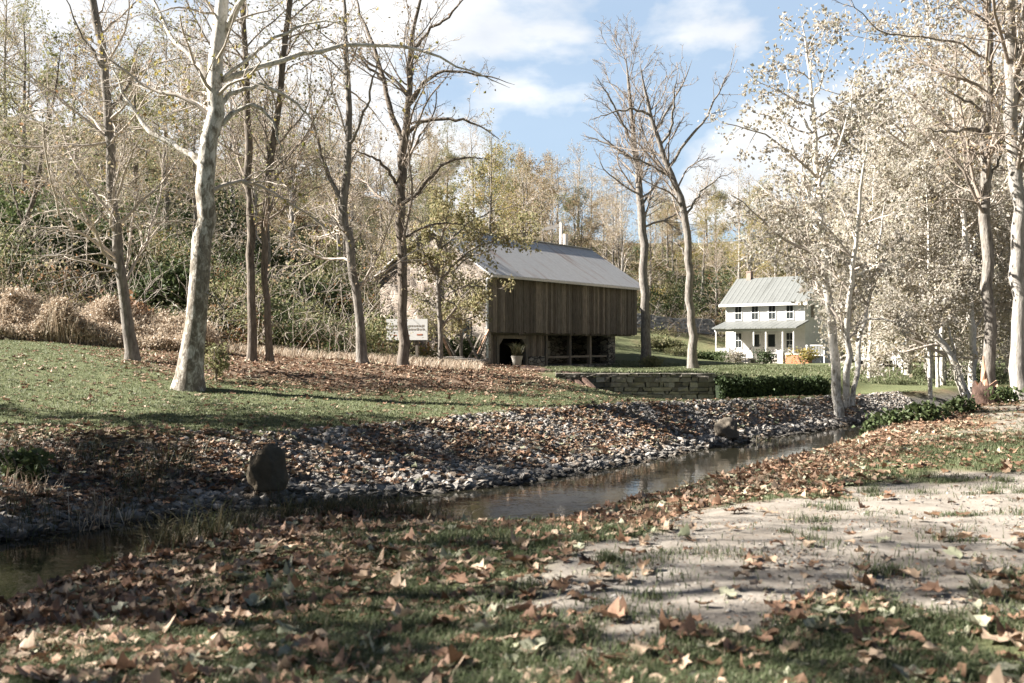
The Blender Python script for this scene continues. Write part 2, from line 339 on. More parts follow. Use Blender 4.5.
class TPS:
    def __init__(s, pts, lam=0.02):
        p = np.array(pts, float); s.c = p[:, :2] / 20.0; n = len(p)
        r = np.hypot(*(s.c[:, None] - s.c[None]).transpose(2, 0, 1)); K = np.where(r > 0, r * r * np.log(r + 1e-12), 0) + lam * np.eye(n) * .1
        A = np.zeros((n + 3, n + 3)); A[:n, :n] = K; A[:n, n] = 1; A[:n, n + 1:] = s.c; A[n, :n] = 1; A[n + 1:, :n] = s.c.T
        s.w = np.linalg.solve(A, np.concatenate([p[:, 2], np.zeros(3)]))
    def __call__(s, x, y):
        x = x / 20.0; y = y / 20.0; n = len(s.c); z = s.w[n] + s.w[n + 1] * x + s.w[n + 2] * y
        for (cx, cy), w in zip(s.c, s.w[:n]):
            r2 = (x - cx) ** 2 + (y - cy) ** 2; z = z + w * 0.5 * r2 * np.log(r2 + 1e-12)
        return z

NEARPTS = [(0, -8, 0), (8, -8, 0), (20, -8, .1), (0, 0, 0), (5, 2, 0), (-3, 1, -.1), (-1.5, 5, -.08), (0, 6, -.02), (2, 8, 0), (0, 9, -.06), (5, 8, 0), (10, 10, 0), (8, 15, 0),
           (14, 20, .02), (13, 26, 0), (20, 25, .1), (30, 30, .2), (20, 5, .1), (40, 10, .3), (40, 35, .1), (70, 30, .5), (70, -10, .5), (-20, -20, .2), (30, -30, .3)] + \
          [(x, y, -.27 if x < -1 else (-.36 if x < 6.5 else -.26)) for i, (x, y) in enumerate(NEAR_LIP[1:14])]
FRONT = [(x, y, z) for (x, y), z in zip(BANK_TOP, BANK_Z)] + [(-7.8, 24, .41), (-10.7, 28, 1.08), (-16.5, 32, 1.65), (-14, 22, .75), (-22, 20, 1.2), (-8.1, 31, .97), (-4.8, 32, .89), (-3.6, 33.5, .74),
          (-2.6, 36, .75), (0, 28, .15), (-4, 26, .33), (.3, 34, .48), (.9, 36.5, .42), (1.95, 36, .2), (3.3, 36, -.2), (4.7, 36, -.48), (7.3, 36, -.55), (12, 37, -.45), (4, 29, -.15), (9, 34, -.3), (16, 40, -.25), (-30, 25, 2), (25, 46, -.1)]
BACK = [(2, 38, .44), (7.3, 38, .42), (12, 39, .16), (16, 42, .0), (25, 47, .05), (-1.4, 54, .3), (9, 68, .3), (17, 80, 0), (22, 75, -.05), (12, 55, .3), (25, 65, .1), (40, 62, .3), (60, 66, .8), (30, 92, 1.3),
        (11.4, 82, 1.6), (14, 96, 3.2), (30, 112, 5), (60, 100, 5), (-8, 62, 1.1), (-14, 40, 2.2), (-4.8, 32, .89), (-2.6, 36, .75), (-8.1, 31, .97), (-16.5, 32, 1.65), (-20, 36, 3.2), (-30, 40, 6), (-12, 48, 3.2), (-20, 60, 8), (-40, 60, 14), (-60, 50, 18),
        (-10, 78, 5), (-20, 92, 12), (0, 92, 4.5), (5, 112, 8), (0, 140, 15), (-30, 140, 25), (30, 150, 14), (60, 150, 15), (100, 150, 18), (0, 200, 24), (60, 220, 24), (-80, 120, 32), (-100, 200, 45), (100, 260, 32),
        (150, 100, 16), (0, 320, 32), (100, 70, 5), (-100, 30, 20), (-50, 20, 6), (-60, 0, 4), (200, 200, 30), (-200, 100, 50), (0, 450, 38), (0, 45, .5), (3, 46, .42), (-4, 45, .75)]
tps_n, tps_f, tps_b = TPS(NEARPTS), TPS(FRONT), TPS(BACK, .05)

def sstep(a, b, x): t = np.clip((x - a) / (b - a), 0, 1); return t * t * (3 - 2 * t)

def wall_y(x): return 36.5 + 0 * x + np.clip((x - 7.3) * .28, 0, 6)

def relief(x, y):
    return (vnoise(x, y, .45, 5) - .5) * .05 + (vnoise(x, y, 2.2, 8) - .5) * .08

def H(x, y):
    return Hbase(x, y) + relief(np.asarray(x, float), np.asarray(y, float))

def Hbase(x, y):
    x = np.asarray(x, float); y = np.asarray(y, float)
    dN, dF, dT = sdist(x, y, NEAR_LIP), sdist(x, y, FAR_EDGE), sdist(x, y, BANK_TOP)
    zn = tps_n(x, y)
    w = .12 + 3.5 * sstep(2.4, 0.0, x) + 5 * sstep(12.6, 17, x)
    b = sstep(-w, w, y - wall_y(x) - .15)
    zf = tps_f(x, np.minimum(y, wall_y(x) + 6)) * (1 - b) + tps_b(x, y) * b
    prof_n = zn - np.maximum(dN, 0) * .55 - .25 * sstep(0, .6, dN)
    f = np.clip(dF / np.maximum(dF - np.minimum(dT, 0), .05), 0, 1)
    prof_f = np.where(dF > 0, WATER_Z + (zf - WATER_Z) * f, WATER_Z + dF * .5)
    z = np.where(dT >= 0, zf, np.where(dN <= 0, zn, np.maximum(np.maximum(prof_n, prof_f), -1.6)))
    return z

def H1(x, y): return float(H(np.array([x]), np.array([y]))[0])

def vnoise(x, y, s, seed=0):
    """cheap value noise for masks and relief"""
    r = np.random.RandomState(seed); tab = r.rand(256, 256)
    u, v = x / s, y / s; i = np.floor(u).astype(int); j = np.floor(v).astype(int); a = u - i; b = v - j
    a = a * a * (3 - 2 * a); b = b * b * (3 - 2 * b); g = lambda p, q: tab[p % 256, q % 256]
    return (g(i, j) * (1 - a) + g(i + 1, j) * a) * (1 - b) + (g(i, j + 1) * (1 - a) + g(i + 1, j + 1) * a) * b

def inpoly(x, y, poly):
    p = np.array(poly, float); c = np.zeros(x.shape, bool); j = len(p) - 1
    for i in range(len(p)):
        xi, yi, xj, yj = *p[i], *p[j]
        m = ((yi > y) != (yj > y)) & (x < (xj - xi) * (y - yi) / (yj - yi + 1e-12) + xi); c ^= m; j = i
    return c

def polysd(x, y, poly):
    L = np.array(list(poly) + [poly[0]], float); d = np.abs(sdist(x, y, L)); return np.where(inpoly(x, y, poly), d, -d)

DIRT = [(-.6, 5.5), (.35, 7.3), (1.1, 8.6), (2.75, 11), (4.5, 12.2), (9, 13.0), (14, 14), (14, 11.5), (8, 9.3), (4.8, 7.8), (2.9, 5.9), (1.7, 5.0), (1.0, 5.2), (.24, 4.9)]
DIRT2 = [(7, 17.5), (10, 21), (13, 25), (18, 28), (20, 24), (12, 18.5)]
LITTER = [(-8.8, 26.2), (-12, 31), (-8, 35), (-5, 40), (-1, 50), (1.0, 52), (1.6, 40), (1.2, 33), (-.3, 28.5), (-4, 25.8)]

def dirt_mask(x, y):
    n = (vnoise(x, y, .9, 3) - .5) * 1.5 + (vnoise(x, y, .3, 4) - .5) * .8
    a = sstep(-.25, .35, polysd(x, y, DIRT) + n * .8)
    b = sstep(-.4, .5, polysd(x, y, DIRT2) + n * 1.4) * .75
    return np.maximum(a, b)

def build_ground():
    def axis(parts):
        o = []
        for a, b, st in parts: o.append(np.arange(a, b, st))
        return np.concatenate(o)
    xs = axis([(-420, -60, 14), (-60, -24, 3), (-24, -11, .6), (-11, 15, .14), (15, 26, .6), (26, 70, 3), (70, 421, 14)])
    ys = axis([(-60, -6, 6), (-6, 3, .6), (3, 33, .14), (33, 40, .16), (40, 60, .8), (60, 120, 2.5), (120, 521, 10)])
    X, Y = np.meshgrid(xs, ys); x, y = X.ravel(), Y.ravel(); z = H(x, y)
    dN, dF, dT = sdist(x, y, NEAR_LIP), sdist(x, y, FAR_EDGE), sdist(x, y, BANK_TOP)
    dirt = dirt_mask(x, y) * (dN < 0)
    near = (dN < 0)
    z = z + (vnoise(x, y, .16, 6) - .5) * .025 * near
    hill = sstep(40, 60, y) * (vnoise(x, y, 9, 9) - .5) * 1.2 * sstep(60, 90, y); z += hill
    n1 = vnoise(x, y, .8, 10)
    litter = np.where(near, sstep(-2.6, -.2, dN + (n1 - .5) * 2.2), 0)
    litter = np.maximum(litter, np.where(near, sstep(14.5, 20, y) * .75 * (1 - dirt), 0))
    far = dT > 0
    lit2 = sstep(-1.0, .8, polysd(x, y, LITTER) + (vnoise(x, y, 1.3, 11) - .5) * 2)
    lawnfar = far * (1 - lit2) * np.where(x < -7, sstep(1.2, -.6, (y - (32.2 + .0 * x)) + (n1 - .5) * 2), 1.0) * sstep(100, 80, y + (n1 - .5) * 10 + np.abs(x - 15) * .5)
    litter = np.maximum(litter, far * lit2)
    rock = (1.0 - near) * (dT <= 0) * (sstep(-.9, .1, dT) * -1 + 1)
    lawn = np.where(near, 1 - np.maximum(dirt, litter * .85), lawnfar)
    ny, nx = X.shape; idx = np.arange(nx * ny).reshape(ny, nx)
    q = np.stack([idx[:-1, :-1].ravel(), idx[:-1, 1:].ravel(), idx[1:, 1:].ravel(), idx[1:, :-1].ravel()], 1)
    me = mesh_from('ground', np.stack([x, y, z], 1), [(q, 0, True)], [ground_material()])
    for nm, arr in (('dirt', dirt), ('lawn', lawn), ('litter', litter), ('rockzone', rock)):
        a = me.attributes.new(nm, 'FLOAT', 'POINT'); a.data.foreach_set('value', arr.astype(np.float32))
    tag(link('ground', me), 'grassy valley floor with bare dirt track, creek banks and wooded hillside', 'ground', kind='structure')

def ground_material():
    m, nt, bs, o = newmat('ground'); tc = nt.nodes.new('ShaderNodeTexCoord'); v = tc.outputs['Object']
    at = lambda n: NODE(nt, 'ShaderNodeAttribute', attribute_name=n).outputs['Fac']
    fine, mid, big = noise(nt, v, 30, 5, .7), noise(nt, v, 4, 5, .6), noise(nt, v, .5, 4)
    forest = ramp(nt, mid, [(.25, (.07, .055, .03)), (.5, (.17, .13, .075)), (.75, (.26, .2, .12))])
    forest = mixc(nt, ramp(nt, big, [(.45, 0.), (.6, .8)]), forest, (.07, .085, .03))
    lawn = ramp(nt, fine, [(.25, (.06, .075, .033)), (.5, (.115, .13, .065)), (.8, (.2, .205, .12))])
    lawn = mixc(nt, ramp(nt, mid, [(.5, 0.), (.68, .45)]), lawn, (.2, .18, .09))
    lit = ramp(nt, noise(nt, v, 18, 4, .75), [(.28, (.045, .032, .022)), (.5, (.165, .115, .08)), (.72, (.36, .28, .21))])
    dirt = ramp(nt, noise(nt, v, 3.2, 8, .62), [(.3, (.2, .173, .143)), (.52, (.31, .278, .238)), (.75, (.42, .385, .34))])
    dirt = mixc(nt, .35, dirt, ramp(nt, noise(nt, v, 70, 3, .7), [(.3, (.5, .48, .46)), (.6, (1., 1., 1.))]), 'MULTIPLY')
    rock = ramp(nt, fine, [(.3, (.05, .047, .042)), (.7, (.2, .19, .175))])
    c = mixc(nt, at('lawn'), forest, lawn); c = mixc(nt, at('rockzone'), c, rock)
    dirt = mixc(nt, ramp(nt, noise(nt, v, 1.6, 6, .7), [(.5, 0.), (.64, .55)]), dirt, (.15, .12, .09))
    c = mixc(nt, at('litter'), c, lit); c = mixc(nt, at('dirt'), c, dirt)
    nt.links.new(c, bs.inputs['Base Color']); bump(nt, bs, mth(nt, 'ADD', fine, noise(nt, v, 90, 3)), .5, .03); bs.inputs['Roughness'].default_value = .95
    bs.inputs['Specular IOR Level'].default_value = .1
    return m

def build_water():
    m, nt, bs, o = newmat('creek_water'); tc = nt.nodes.new('ShaderNodeTexCoord')
    bs.inputs['Base Color'].default_value = (.018, .017, .011, 1); bs.inputs['Roughness'].default_value = .012; bs.inputs['Specular IOR Level'].default_value = .36; bs.inputs['IOR'].default_value = 1.33
    n = noise(nt, mapping(nt, tc.outputs['Object'], (1, 1, 1)), 5, 3); n2 = noise(nt, tc.outputs['Object'], .8, 2)
    bump(nt, bs, mth(nt, 'MULTIPLY', n, n2), .13, .05)
    gx, gy = np.meshgrid(np.linspace(-16, 34, 26), np.linspace(-6, 52, 30)); k = np.arange(gx.size).reshape(gx.shape)
    q = np.stack([k[:-1, :-1].ravel(), k[:-1, 1:].ravel(), k[1:, 1:].ravel(), k[1:, :-1].ravel()], 1)
    me = mesh_from('water', np.stack([gx.ravel(), gy.ravel(), np.full(gx.size, WATER_Z)], 1), [(q, 0, True)], [m])
    tag(link('water', me), 'dark still creek water reflecting the bare trees', 'water', kind='structure')

build_ground(); build_water()

# ------------------------------------------------------------------ tree builder (vectorised)
def resample(pts, n):
    p = np.asarray(pts, float); s = np.concatenate([[0], np.cumsum(np.linalg.norm(np.diff(p[:, :3], axis=0), axis=1))]); t = np.linspace(0, s[-1], n)
    # catmull-like smoothing by interpolating, then a light blur
    q = np.stack([np.interp(t, s, p[:, k]) for k in range(p.shape[1])], 1)
    for _ in range(2):
        q[1:-1, :3] = .25 * q[:-2, :3] + .5 * q[1:-1, :3] + .25 * q[2:, :3]
    return q

def tubes(Pn, Rn, sides, r=None, rough=0.0):
    n, m, _ = Pn.shape; T = unit(np.gradient(Pn, axis=1)); avg = unit(Pn[:, -1] - Pn[:, 0])
    ref = np.where(np.abs(avg[:, 2:3]) < .8, np.array([[0, 0, 1.]]), np.array([[1., 0, 0]]))[:, None]
    U = unit(np.cross(T, np.broadcast_to(ref, T.shape))); W = np.cross(T, U)
    an = np.arange(sides) * 2 * np.pi / sides
    rad = Rn[:, :, None] * np.ones(sides)
    if rough and r is not None: rad = rad * (1 + rough * r.randn(n, m, sides))
    V = Pn[:, :, None] + rad[..., None] * (np.cos(an)[None, None, :, None] * U[:, :, None] + np.sin(an)[None, None, :, None] * W[:, :, None])
    idx = np.arange(n * m * sides).reshape(n, m, sides); nx = np.roll(idx, -1, axis=2)
    q = np.stack([idx[:, :-1].ravel(), nx[:, :-1].ravel(), nx[:, 1:].ravel(), idx[:, 1:].ravel()], 1)
    return V.reshape(-1, 3), q

def grow(Pp, Rp, r, per_m, t0, ratio, ang, nseg, rratio, rmin, trop, wob, lmin=.15, lmax=9.):
    L = np.linalg.norm(np.diff(Pp, axis=1), axis=2).sum(1)
    cnt = np.floor(per_m * L * (1 - t0) + r.rand(len(L))).astype(int); cnt = np.minimum(cnt, 60)
    k = np.repeat(np.arange(len(L)), cnt); n = len(k)
    if n == 0: return np.zeros((0, nseg + 1, 3)), np.zeros((0, nseg + 1))
    t = t0 + (1 - t0) * r.rand(n) ** .85; m = Pp.shape[1]; f = t * (m - 1); i = np.clip(f.astype(int), 0, m - 2); a = (f - i)[:, None]
    pos = Pp[k, i] * (1 - a) + Pp[k, i + 1] * a; T = unit(Pp[k, i + 1] - Pp[k, i]); R0 = Rp[k, i] * (1 - a[:, 0]) + Rp[k, i + 1] * a[:, 0]
    pr = unit(np.cross(T, r.randn(n, 3))); th = np.radians(ang + 14 * r.randn(n))[:, None]
    D = unit(np.cos(th) * T + np.sin(th) * pr)
    ln = np.clip(L[k] * ratio * (1.15 - .75 * t) * (.55 + .75 * r.rand(n)), lmin, lmax)
    out = [pos]; p = pos; tr = np.array([0, 0, 1.])
    for s in range(nseg):
        D = unit(D + wob * r.randn(n, 3) + trop * tr); p = p + D * (ln / nseg)[:, None]; out.append(p)
    rr = np.maximum(np.minimum(R0 * rratio, ln * .02 + .004), rmin)
    prof = np.linspace(1, .3, nseg + 1)[None]; return np.stack(out, 1), np.maximum(rr[:, None] * prof, rmin * .6)

def leaf_quads(pos, size, r, droop=.3, aspect=.75):
    n = len(pos); a = unit(r.randn(n, 3) + np.array([0, 0, -droop * 2])); b = unit(np.cross(a, r.randn(n, 3)))
    s = (size * (.6 + .8 * r.rand(n)))[:, None]; c = np.cross(a, b) * s * .18
    v = np.stack([pos, pos + a * s * .5 + b * s * aspect * .5 + c, pos + a * s, pos + a * s * .5 - b * s * aspect * .5 + c], 1)
    return v.reshape(-1, 3), np.arange(n * 4).reshape(n, 4)

LEV = {   # per_m, t0, ratio, angle, nseg, rratio, rmin, tropism, wobble
    'bare': [(2.4, .28, .32, 46, 9, .36, .010, .06, .17), (3.8, .12, .42, 42, 6, .5, .0075, .03, .2), (5, .1, .45, 40, 4, .55, .0055, .02, .22), (5, .1, .5, 40, 3, .6, .0045, .0, .22)],
    'spray': [(2.7, .14, .32, 55, 9, .36, .010, .01, .17), (4.0, .12, .44, 45, 6, .5, .0075, -.02, .2), (5, .1, .46, 42, 4, .55, .0055, -.04, .22), (5, .1, .5, 40, 3, .6, .0045, -.03, .22)],
    'tall': [(2.5, .42, .34, 42, 9, .32, .018, .05, .15), (3.2, .12, .44, 38, 6, .5, .014, .05, .17), (3.6, .1, .48, 38, 4, .55, .011, .02, .2), (3.0, .1, .5, 40, 3, .6, .009, .0, .2)],
}
def make_tree(limbs, levels, leafn, leafsize, r, sides=10, jit=.12, flare=0.6, droop=.3, twig_t0=.0):
    """limbs: list of (n,4) world polylines x,y,z,r, the first is the trunk. Returns three (verts, faces): trunk+limbs, branches, leaves"""
    PP, RR = [], []
    tv, tq, off = [], [], 0
    for j, L in enumerate(limbs):
        L = np.array(L); L[-1, 3] *= .35; q = resample(L, 26 if j == 0 else 16); p, rad = q[:, :3].copy(), q[:, 3].copy()
        p[1:-1] += (r.randn(len(p) - 2, 3) * (rad[1:-1, None] * .2 + (.022 if j else .0)))
        if j == 0 and flare:
            h = p[:, 2] - p[0, 2]; rad = rad * (1 + flare * np.exp(-h / (rad[0] * 2.2)))
        v, f = tubes(p[None], rad[None], sides if j == 0 else 7, r, .035); tv.append(v); tq.append(f + off); off += len(v)
        q24 = resample(L, 24); PP.append(q24[:, :3]); RR.append(q24[:, 3])
    cur = (np.array(PP), np.array(RR)); bv, bq, boff = [], [], 0; last = []
    for li, (pm, t0, ratio, ang, nseg, rr, rmin, trop, wob) in enumerate(levels):
        c = grow(cur[0], cur[1], r, pm, t0, ratio, ang, nseg, rr, rmin, trop, wob)
        if li > 0 and len(limbs) and False: pass
        if len(c[0]) == 0: break
        v, f = tubes(c[0], c[1], 5 if li == 0 else (4 if li == 1 else 3)); bv.append(v); bq.append(f + boff); boff += len(v)
        last.append(c); cur = c
    lv = lq = None
    if leafn:
        pts = []
        src = last[-2:] if len(last) > 1 else last
        w = [len(s[0]) for s in src]
        for s, k in zip(src, w):
            n = int(leafn * k / sum(w)); i = r.randint(0, len(s[0]), n); m = s[0].shape[1]; f = (.25 + .75 * r.rand(n)) * (m - 1.001); ii = f.astype(int); a = (f - ii)[:, None]
            pts.append(s[0][i, ii] * (1 - a) + s[0][i, ii + 1] * a)
        pts = np.vstack(pts) + r.randn(sum(int(leafn * k / sum(w)) for k in w), 3) * jit
        lv, lq = leaf_quads(pts, leafsize, r, droop)
    return (np.vstack(tv), np.vstack(tq)), ((np.vstack(bv), np.vstack(bq)) if bv else None), ((lv, lq) if leafn else None)

def put_tree(name, label, base, parts, mats, group=None, cat='tree'):
    """parts from make_tree in world space; base = Empty location"""
    root = thing(name, label, cat, tuple(base), group=group); b = np.array(base)
    for nm, pr, mt in zip(('trunk', 'branches', 'leaves'), parts, mats):
        if pr is None: continue
        link(nm, mesh_from(nm, pr[0] - b, [(pr[1], 0, nm != 'leaves')], [mt]), root)
    return root

def hero(name, label, d, trunk, limbs, levels, barkm, twigm, leafm=None, leafn=0, leafsize=.13, seed=1, group=None, droop=.3, depth_spread=.35, flare=.6):
    """trunk and limbs traced as (px, py, width px) at distance d, then given depth so the crown is round"""
    r = np.random.RandomState(seed); L = []
    for j, pl in enumerate([trunk] + limbs):
        pts = []; sgn = r.choice([-1, 1]) * (0 if j == 0 else depth_spread) * (.5 + .8 * r.rand()); x0 = pl[0][0]; y0 = pl[0][1]
        for k, (px, py, wpx) in enumerate(pl):
            dd = d + sgn * np.hypot(px - x0, py - y0) * d / FPX
            p = P(px, py, dd); pts.append((*p, wpx * .37 * dd / FPX))
        L.append(np.array(pts))
    b = L[0][0, :3].copy(); gz = H1(b[0], b[1]); b[2] = gz
    L[0] = np.vstack([[*(L[0][0, :2]), gz - .3, L[0][0, 3]], [*(L[0][0, :2]), gz + .02, L[0][0, 3]], L[0][1:]])
    parts = make_tree(L, levels, leafn, leafsize, r, 14, droop=droop, flare=flare)
    return put_tree(name, label, b, parts, (barkm, twigm, leafm), group)

# ------------------------------------------------------------------ hero trees traced from the photograph
B, S = LEV['bare'], LEV['spray']
hero('sycamore_tree', 'large mottled pale sycamore with thick white trunk rising from the lawn at left', 24,
     [(188, 392, 35), (193, 360, 29), (199, 300, 26), (203, 240, 26), (206, 190, 25), (209, 150, 23), (213, 110, 22), (216, 70, 19), (219, 30, 18), (223, -20, 16), (228, -90, 13), (232, -170, 10), (235, -260, 4)],
     [[(206, 172, 9), (199, 161, 9), (164, 140, 7), (138, 117, 6), (126, 100, 4), (117, 76, 3), (100, 40, 2)],
      [(217, 105, 10), (207, 75, 9), (187, 56, 7), (164, 26, 5), (150, -10, 4), (138, -60, 2)],
      [(211, 140, 8), (228, 115, 7), (245, 104, 6), (258, 104, 5.5), (270, 115, 4.5), (279, 138, 3), (283, 165, 2)],
      [(220, 105, 7), (238, 90, 6), (255, 86, 5.5), (275, 87, 5), (290, 97, 4), (303, 108, 3), (318, 128, 2)],
      [(222, 80, 9), (245, 72, 8), (290, 57, 7), (330, 47, 6), (357, 44, 5.5), (404, 44, 4.5), (445, 61, 3), (483, 72, 2), (510, 88, 1.2)],
      [(224, 35, 9), (232, 15, 9), (245, -5, 8), (262, -50, 6), (270, -120, 3)],
      [(224, 78, 5), (238, 68, 4.5), (265, 45, 4), (290, 30, 3.5), (315, 20, 3), (345, 24, 2), (370, 27, 1.2)],
      [(200, 300, 2), (208, 290, 2), (222, 305, 1.6), (228, 330, 1.2)], [(198, 310, 2), (184, 312, 1.7), (168, 300, 1.4), (155, 280, 1)]],
     [(2.0, .2, .24, 52, 8, .26, .011, .01, .18), (3.6, .12, .44, 45, 6, .5, .0075, .0, .2), (4.6, .1, .46, 42, 4, .55, .0055, -.03, .22), (4.6, .1, .5, 40, 3, .6, .0045, -.02, .22)],
     M['syc'], M['twig_pale'], M['leaf_yellow'], 600, .11, 11)
hero('leaning_tree', 'tall slim grey tree leaning left at the top edge of the lawn', 28,
     [(133, 361, 17), (124, 300, 14), (117, 240, 13), (112, 190, 12), (110, 150, 12), (108, 105, 11), (101, 50, 11), (93, 0, 10), (84, -60, 7), (75, -140, 4)],
     [[(109, 110, 6), (122, 95, 5), (130, 85, 4), (134, 65, 3), (140, 40, 1.5)], [(114, 205, 3), (95, 222, 2.5), (70, 250, 2), (25, 262, 1)], [(120, 268, 3), (90, 275, 2.2), (60, 283, 1.5), (40, 286, 1)],
      [(116, 230, 3), (95, 205, 2.5), (70, 195, 2), (40, 200, 1)], [(117, 240, 3), (98, 238, 2.4), (72, 238, 1.8), (50, 225, 1)], [(105, 70, 4), (85, 40, 3), (70, 10, 2), (60, -30, 1)]],
     S, M['bark_grey'], M['twig_pale'], M['leaf_tan'], 1100, .09, 12)
hero('slim_tree', 'dark straight slim tree, left one of the pair on the leaf covered slope', 31,
     [(252, 363, 12), (251, 300, 11), (250, 230, 10.5), (249, 160, 10), (247, 100, 9), (245, 40, 7), (243, -40, 5), (242, -110, 3)], [], B, M['bark_dark'], M['twig'], M['leaf_olive'], 1200, .09, 13)
hero('slim_tree', 'slim tree with a bent trunk, right one of the pair on the leaf covered slope', 31,
     [(271, 363, 10), (267, 310, 9), (264, 260, 8.5), (266, 200, 8.5), (272, 150, 8.5), (279, 100, 8), (284, 50, 8), (290, 0, 7), (297, -70, 4)], [], B, M['bark_dark'], M['twig'], M['leaf_olive'], 1300, .09, 14)
hero('slope_tree', 'grey tree with a crooked trunk left of the white sign board', 32,
     [(364, 364, 14), (358, 308, 12), (353, 267, 12), (347, 235, 13), (343, 205, 12), (346, 165, 10), (350, 117, 9), (347, 70, 7), (345, 20, 5), (342, -40, 3)],
     [[(345, 205, 7), (330, 180, 6), (318, 150, 5), (312, 110, 3), (305, 60, 1.5)], [(347, 150, 5), (362, 120, 4), (372, 85, 3), (380, 50, 1.5)], [(352, 252, 2.5), (340, 228, 2), (326, 212, 1.4), (312, 200, 1)]],
     S, M['bark_grey'], M['twig_pale'], M['leaf_tan'], 1500, .09, 15)
hero('forked_tree', 'dark forked bare tree with a wide crown standing in front of the white sign board', 33,
     [(404, 368, 15), (403, 320, 13), (402, 260, 13), (400, 200, 13), (402, 160, 12), (402.5, 137, 11), (408, 117, 9), (410, 97, 8), (411, 64, 7), (410, 44, 6), (413, 23, 5), (421, 0, 4), (430, -40, 2)],
     [[(402, 140, 8), (392, 117, 7.5), (386, 94, 7), (380, 67, 6), (373, 44, 5), (366, 26, 4), (357, 6, 3), (350, -30, 1.5)],
      [(404, 135, 6), (409, 129, 5.5), (427, 119, 5), (457, 119, 4), (477, 123, 2.5), (500, 140, 1.5)], [(409, 105, 6), (427, 79, 5), (445, 70, 4), (483, 75, 2.5), (515, 85, 1.2)],
      [(401, 205, 6), (416, 196, 5), (433, 173, 4.5), (451, 161, 3.5), (471, 155, 2.5), (490, 160, 1.2)], [(401, 190, 5), (385, 165, 4), (370, 155, 3), (352, 150, 1.5)],
      [(411, 55, 5), (430, 30, 4), (455, 10, 3), (480, -20, 1.5)], [(383, 80, 4), (360, 60, 3), (340, 30, 1.5)], [(401, 240, 4), (425, 225, 3), (450, 222, 2), (480, 230, 1.2)]],
     B, M['bark_dark'], M['twig'], M['leaf_tan'], 450, .09, 16, flare=.4)
hero('leafy_young_tree', 'small young tree with olive leaves hanging before the left end of the barn', 38,
     [(441, 366, 7), (440, 320, 6.5), (438, 285, 6), (437, 262, 5), (441, 240, 4), (448, 215, 3), (452, 195, 2)],
     [[(438, 285, 4), (455, 262, 3.5), (478, 245, 3), (505, 235, 2.5), (535, 232, 1.5)], [(438, 275, 4), (425, 255, 3), (415, 235, 2)], [(440, 250, 3), (465, 225, 2.5), (490, 212, 2), (520, 205, 1.2)], [(439, 300, 3), (458, 288, 2.5), (480, 285, 2), (505, 290, 1.2)], [(439, 310, 2.5), (425, 300, 2), (412, 300, 1.2)], [(438, 270, 3), (420, 262, 2.4), (400, 262, 2), (385, 270, 1.2)], [(439, 295, 2.5), (455, 305, 2), (470, 312, 1.4)], [(440, 248, 3), (425, 225, 2.4), (412, 215, 1.4)]],
     [(2.6, .15, .4, 50, 7, .5, .010, .02, .15), (4, .1, .45, 45, 5, .55, .006, .0, .18), (4, .1, .45, 42, 3, .55, .004, -.03, .2)], M['bark_grey'], M['twig'], M['leaf_young'], 6000, .11, 17)
hero('leafy_young_tree', 'small olive leaved tree crowding the stone gable end of the barn', 49,
     [(462, 364, 5), (461, 330, 4.6), (458, 300, 4.2), (452, 275, 4), (447, 255, 3), (444, 240, 2)],
     [[(459, 300, 3), (472, 285, 2.4), (488, 276, 1.6)], [(456, 290, 3), (435, 280, 2.4), (415, 278, 1.6)], [(460, 318, 2.6), (445, 312, 2), (428, 315, 1.4)], [(460, 322, 2.4), (474, 316, 2), (484, 318, 1.2)], [(452, 275, 2.6), (465, 258, 2), (480, 250, 1.2)], [(450, 265, 2.6), (430, 255, 2), (412, 255, 1.2)]],
     [(3.0, .15, .5, 50, 7, .5, .012, .02, .15), (4, .1, .45, 45, 5, .55, .008, .0, .18), (4, .1, .45, 42, 3, .55, .006, -.03, .2)], M['bark_grey'], M['twig_pale'], M['leaf_young'], 4200, .12, 27)
hero('straight_tall_tree', 'tall straight pale bare tree beside the right end of the barn', 64,
     [(646, 365, 13), (645, 300, 12), (643, 250, 11), (641, 200, 10), (636, 160, 8), (632, 120, 6), (629, 88, 4.5), (626, 58, 2.5)],
     [[(641, 205, 3.6), (655, 185, 2.9), (668, 165, 1.8)], [(635, 150, 3.6), (622, 120, 2.9), (608, 95, 2.2), (595, 75, 1.1)], [(632, 125, 2.9), (643, 100, 2.2), (652, 75, 1.1)], [(637, 165, 3.6), (618, 150, 2.9), (600, 140, 2.2), (580, 135, 1.1)], [(630, 100, 2.2), (615, 85, 1.4), (600, 80, 0.9)]],
     LEV['tall'], M['bark_grey'], M['twig'], None, 0, .12, 18)
hero('curved_tall_tree', 'tall bare tree with curved trunk standing by the stone wall between barn and house', 50,
     [(694, 374, 13), (693, 345, 11.5), (689, 300, 10.5), (688, 250, 10), (685, 212, 9.5), (676, 185, 8.5), (667, 165, 7), (656, 135, 6), (647, 102, 4.5), (640, 64, 2.5)],
     [[(668, 168, 4.3), (682, 146, 4.0), (703, 123, 3.2), (723, 85, 1.8), (732, 62, 0.9)], [(686, 215, 3.6), (700, 192, 2.9), (718, 178, 1.8), (735, 172, 1.1)], [(655, 132, 3.2), (668, 110, 2.9), (682, 85, 2.2), (692, 60, 1.1)], [(672, 178, 3.6), (655, 168, 2.9), (635, 158, 2.2), (615, 152, 1.1)],
      [(650, 115, 4), (632, 108, 3), (612, 112, 2), (590, 120, 1.2)], [(660, 145, 4), (672, 130, 3.5), (674, 100, 2.5), (678, 70, 1.2)], [(690, 265, 3), (680, 245, 2.5), (668, 240, 1.5)]],
     LEV['tall'], M['bark_grey'], M['twig'], None, 0, .12, 19)
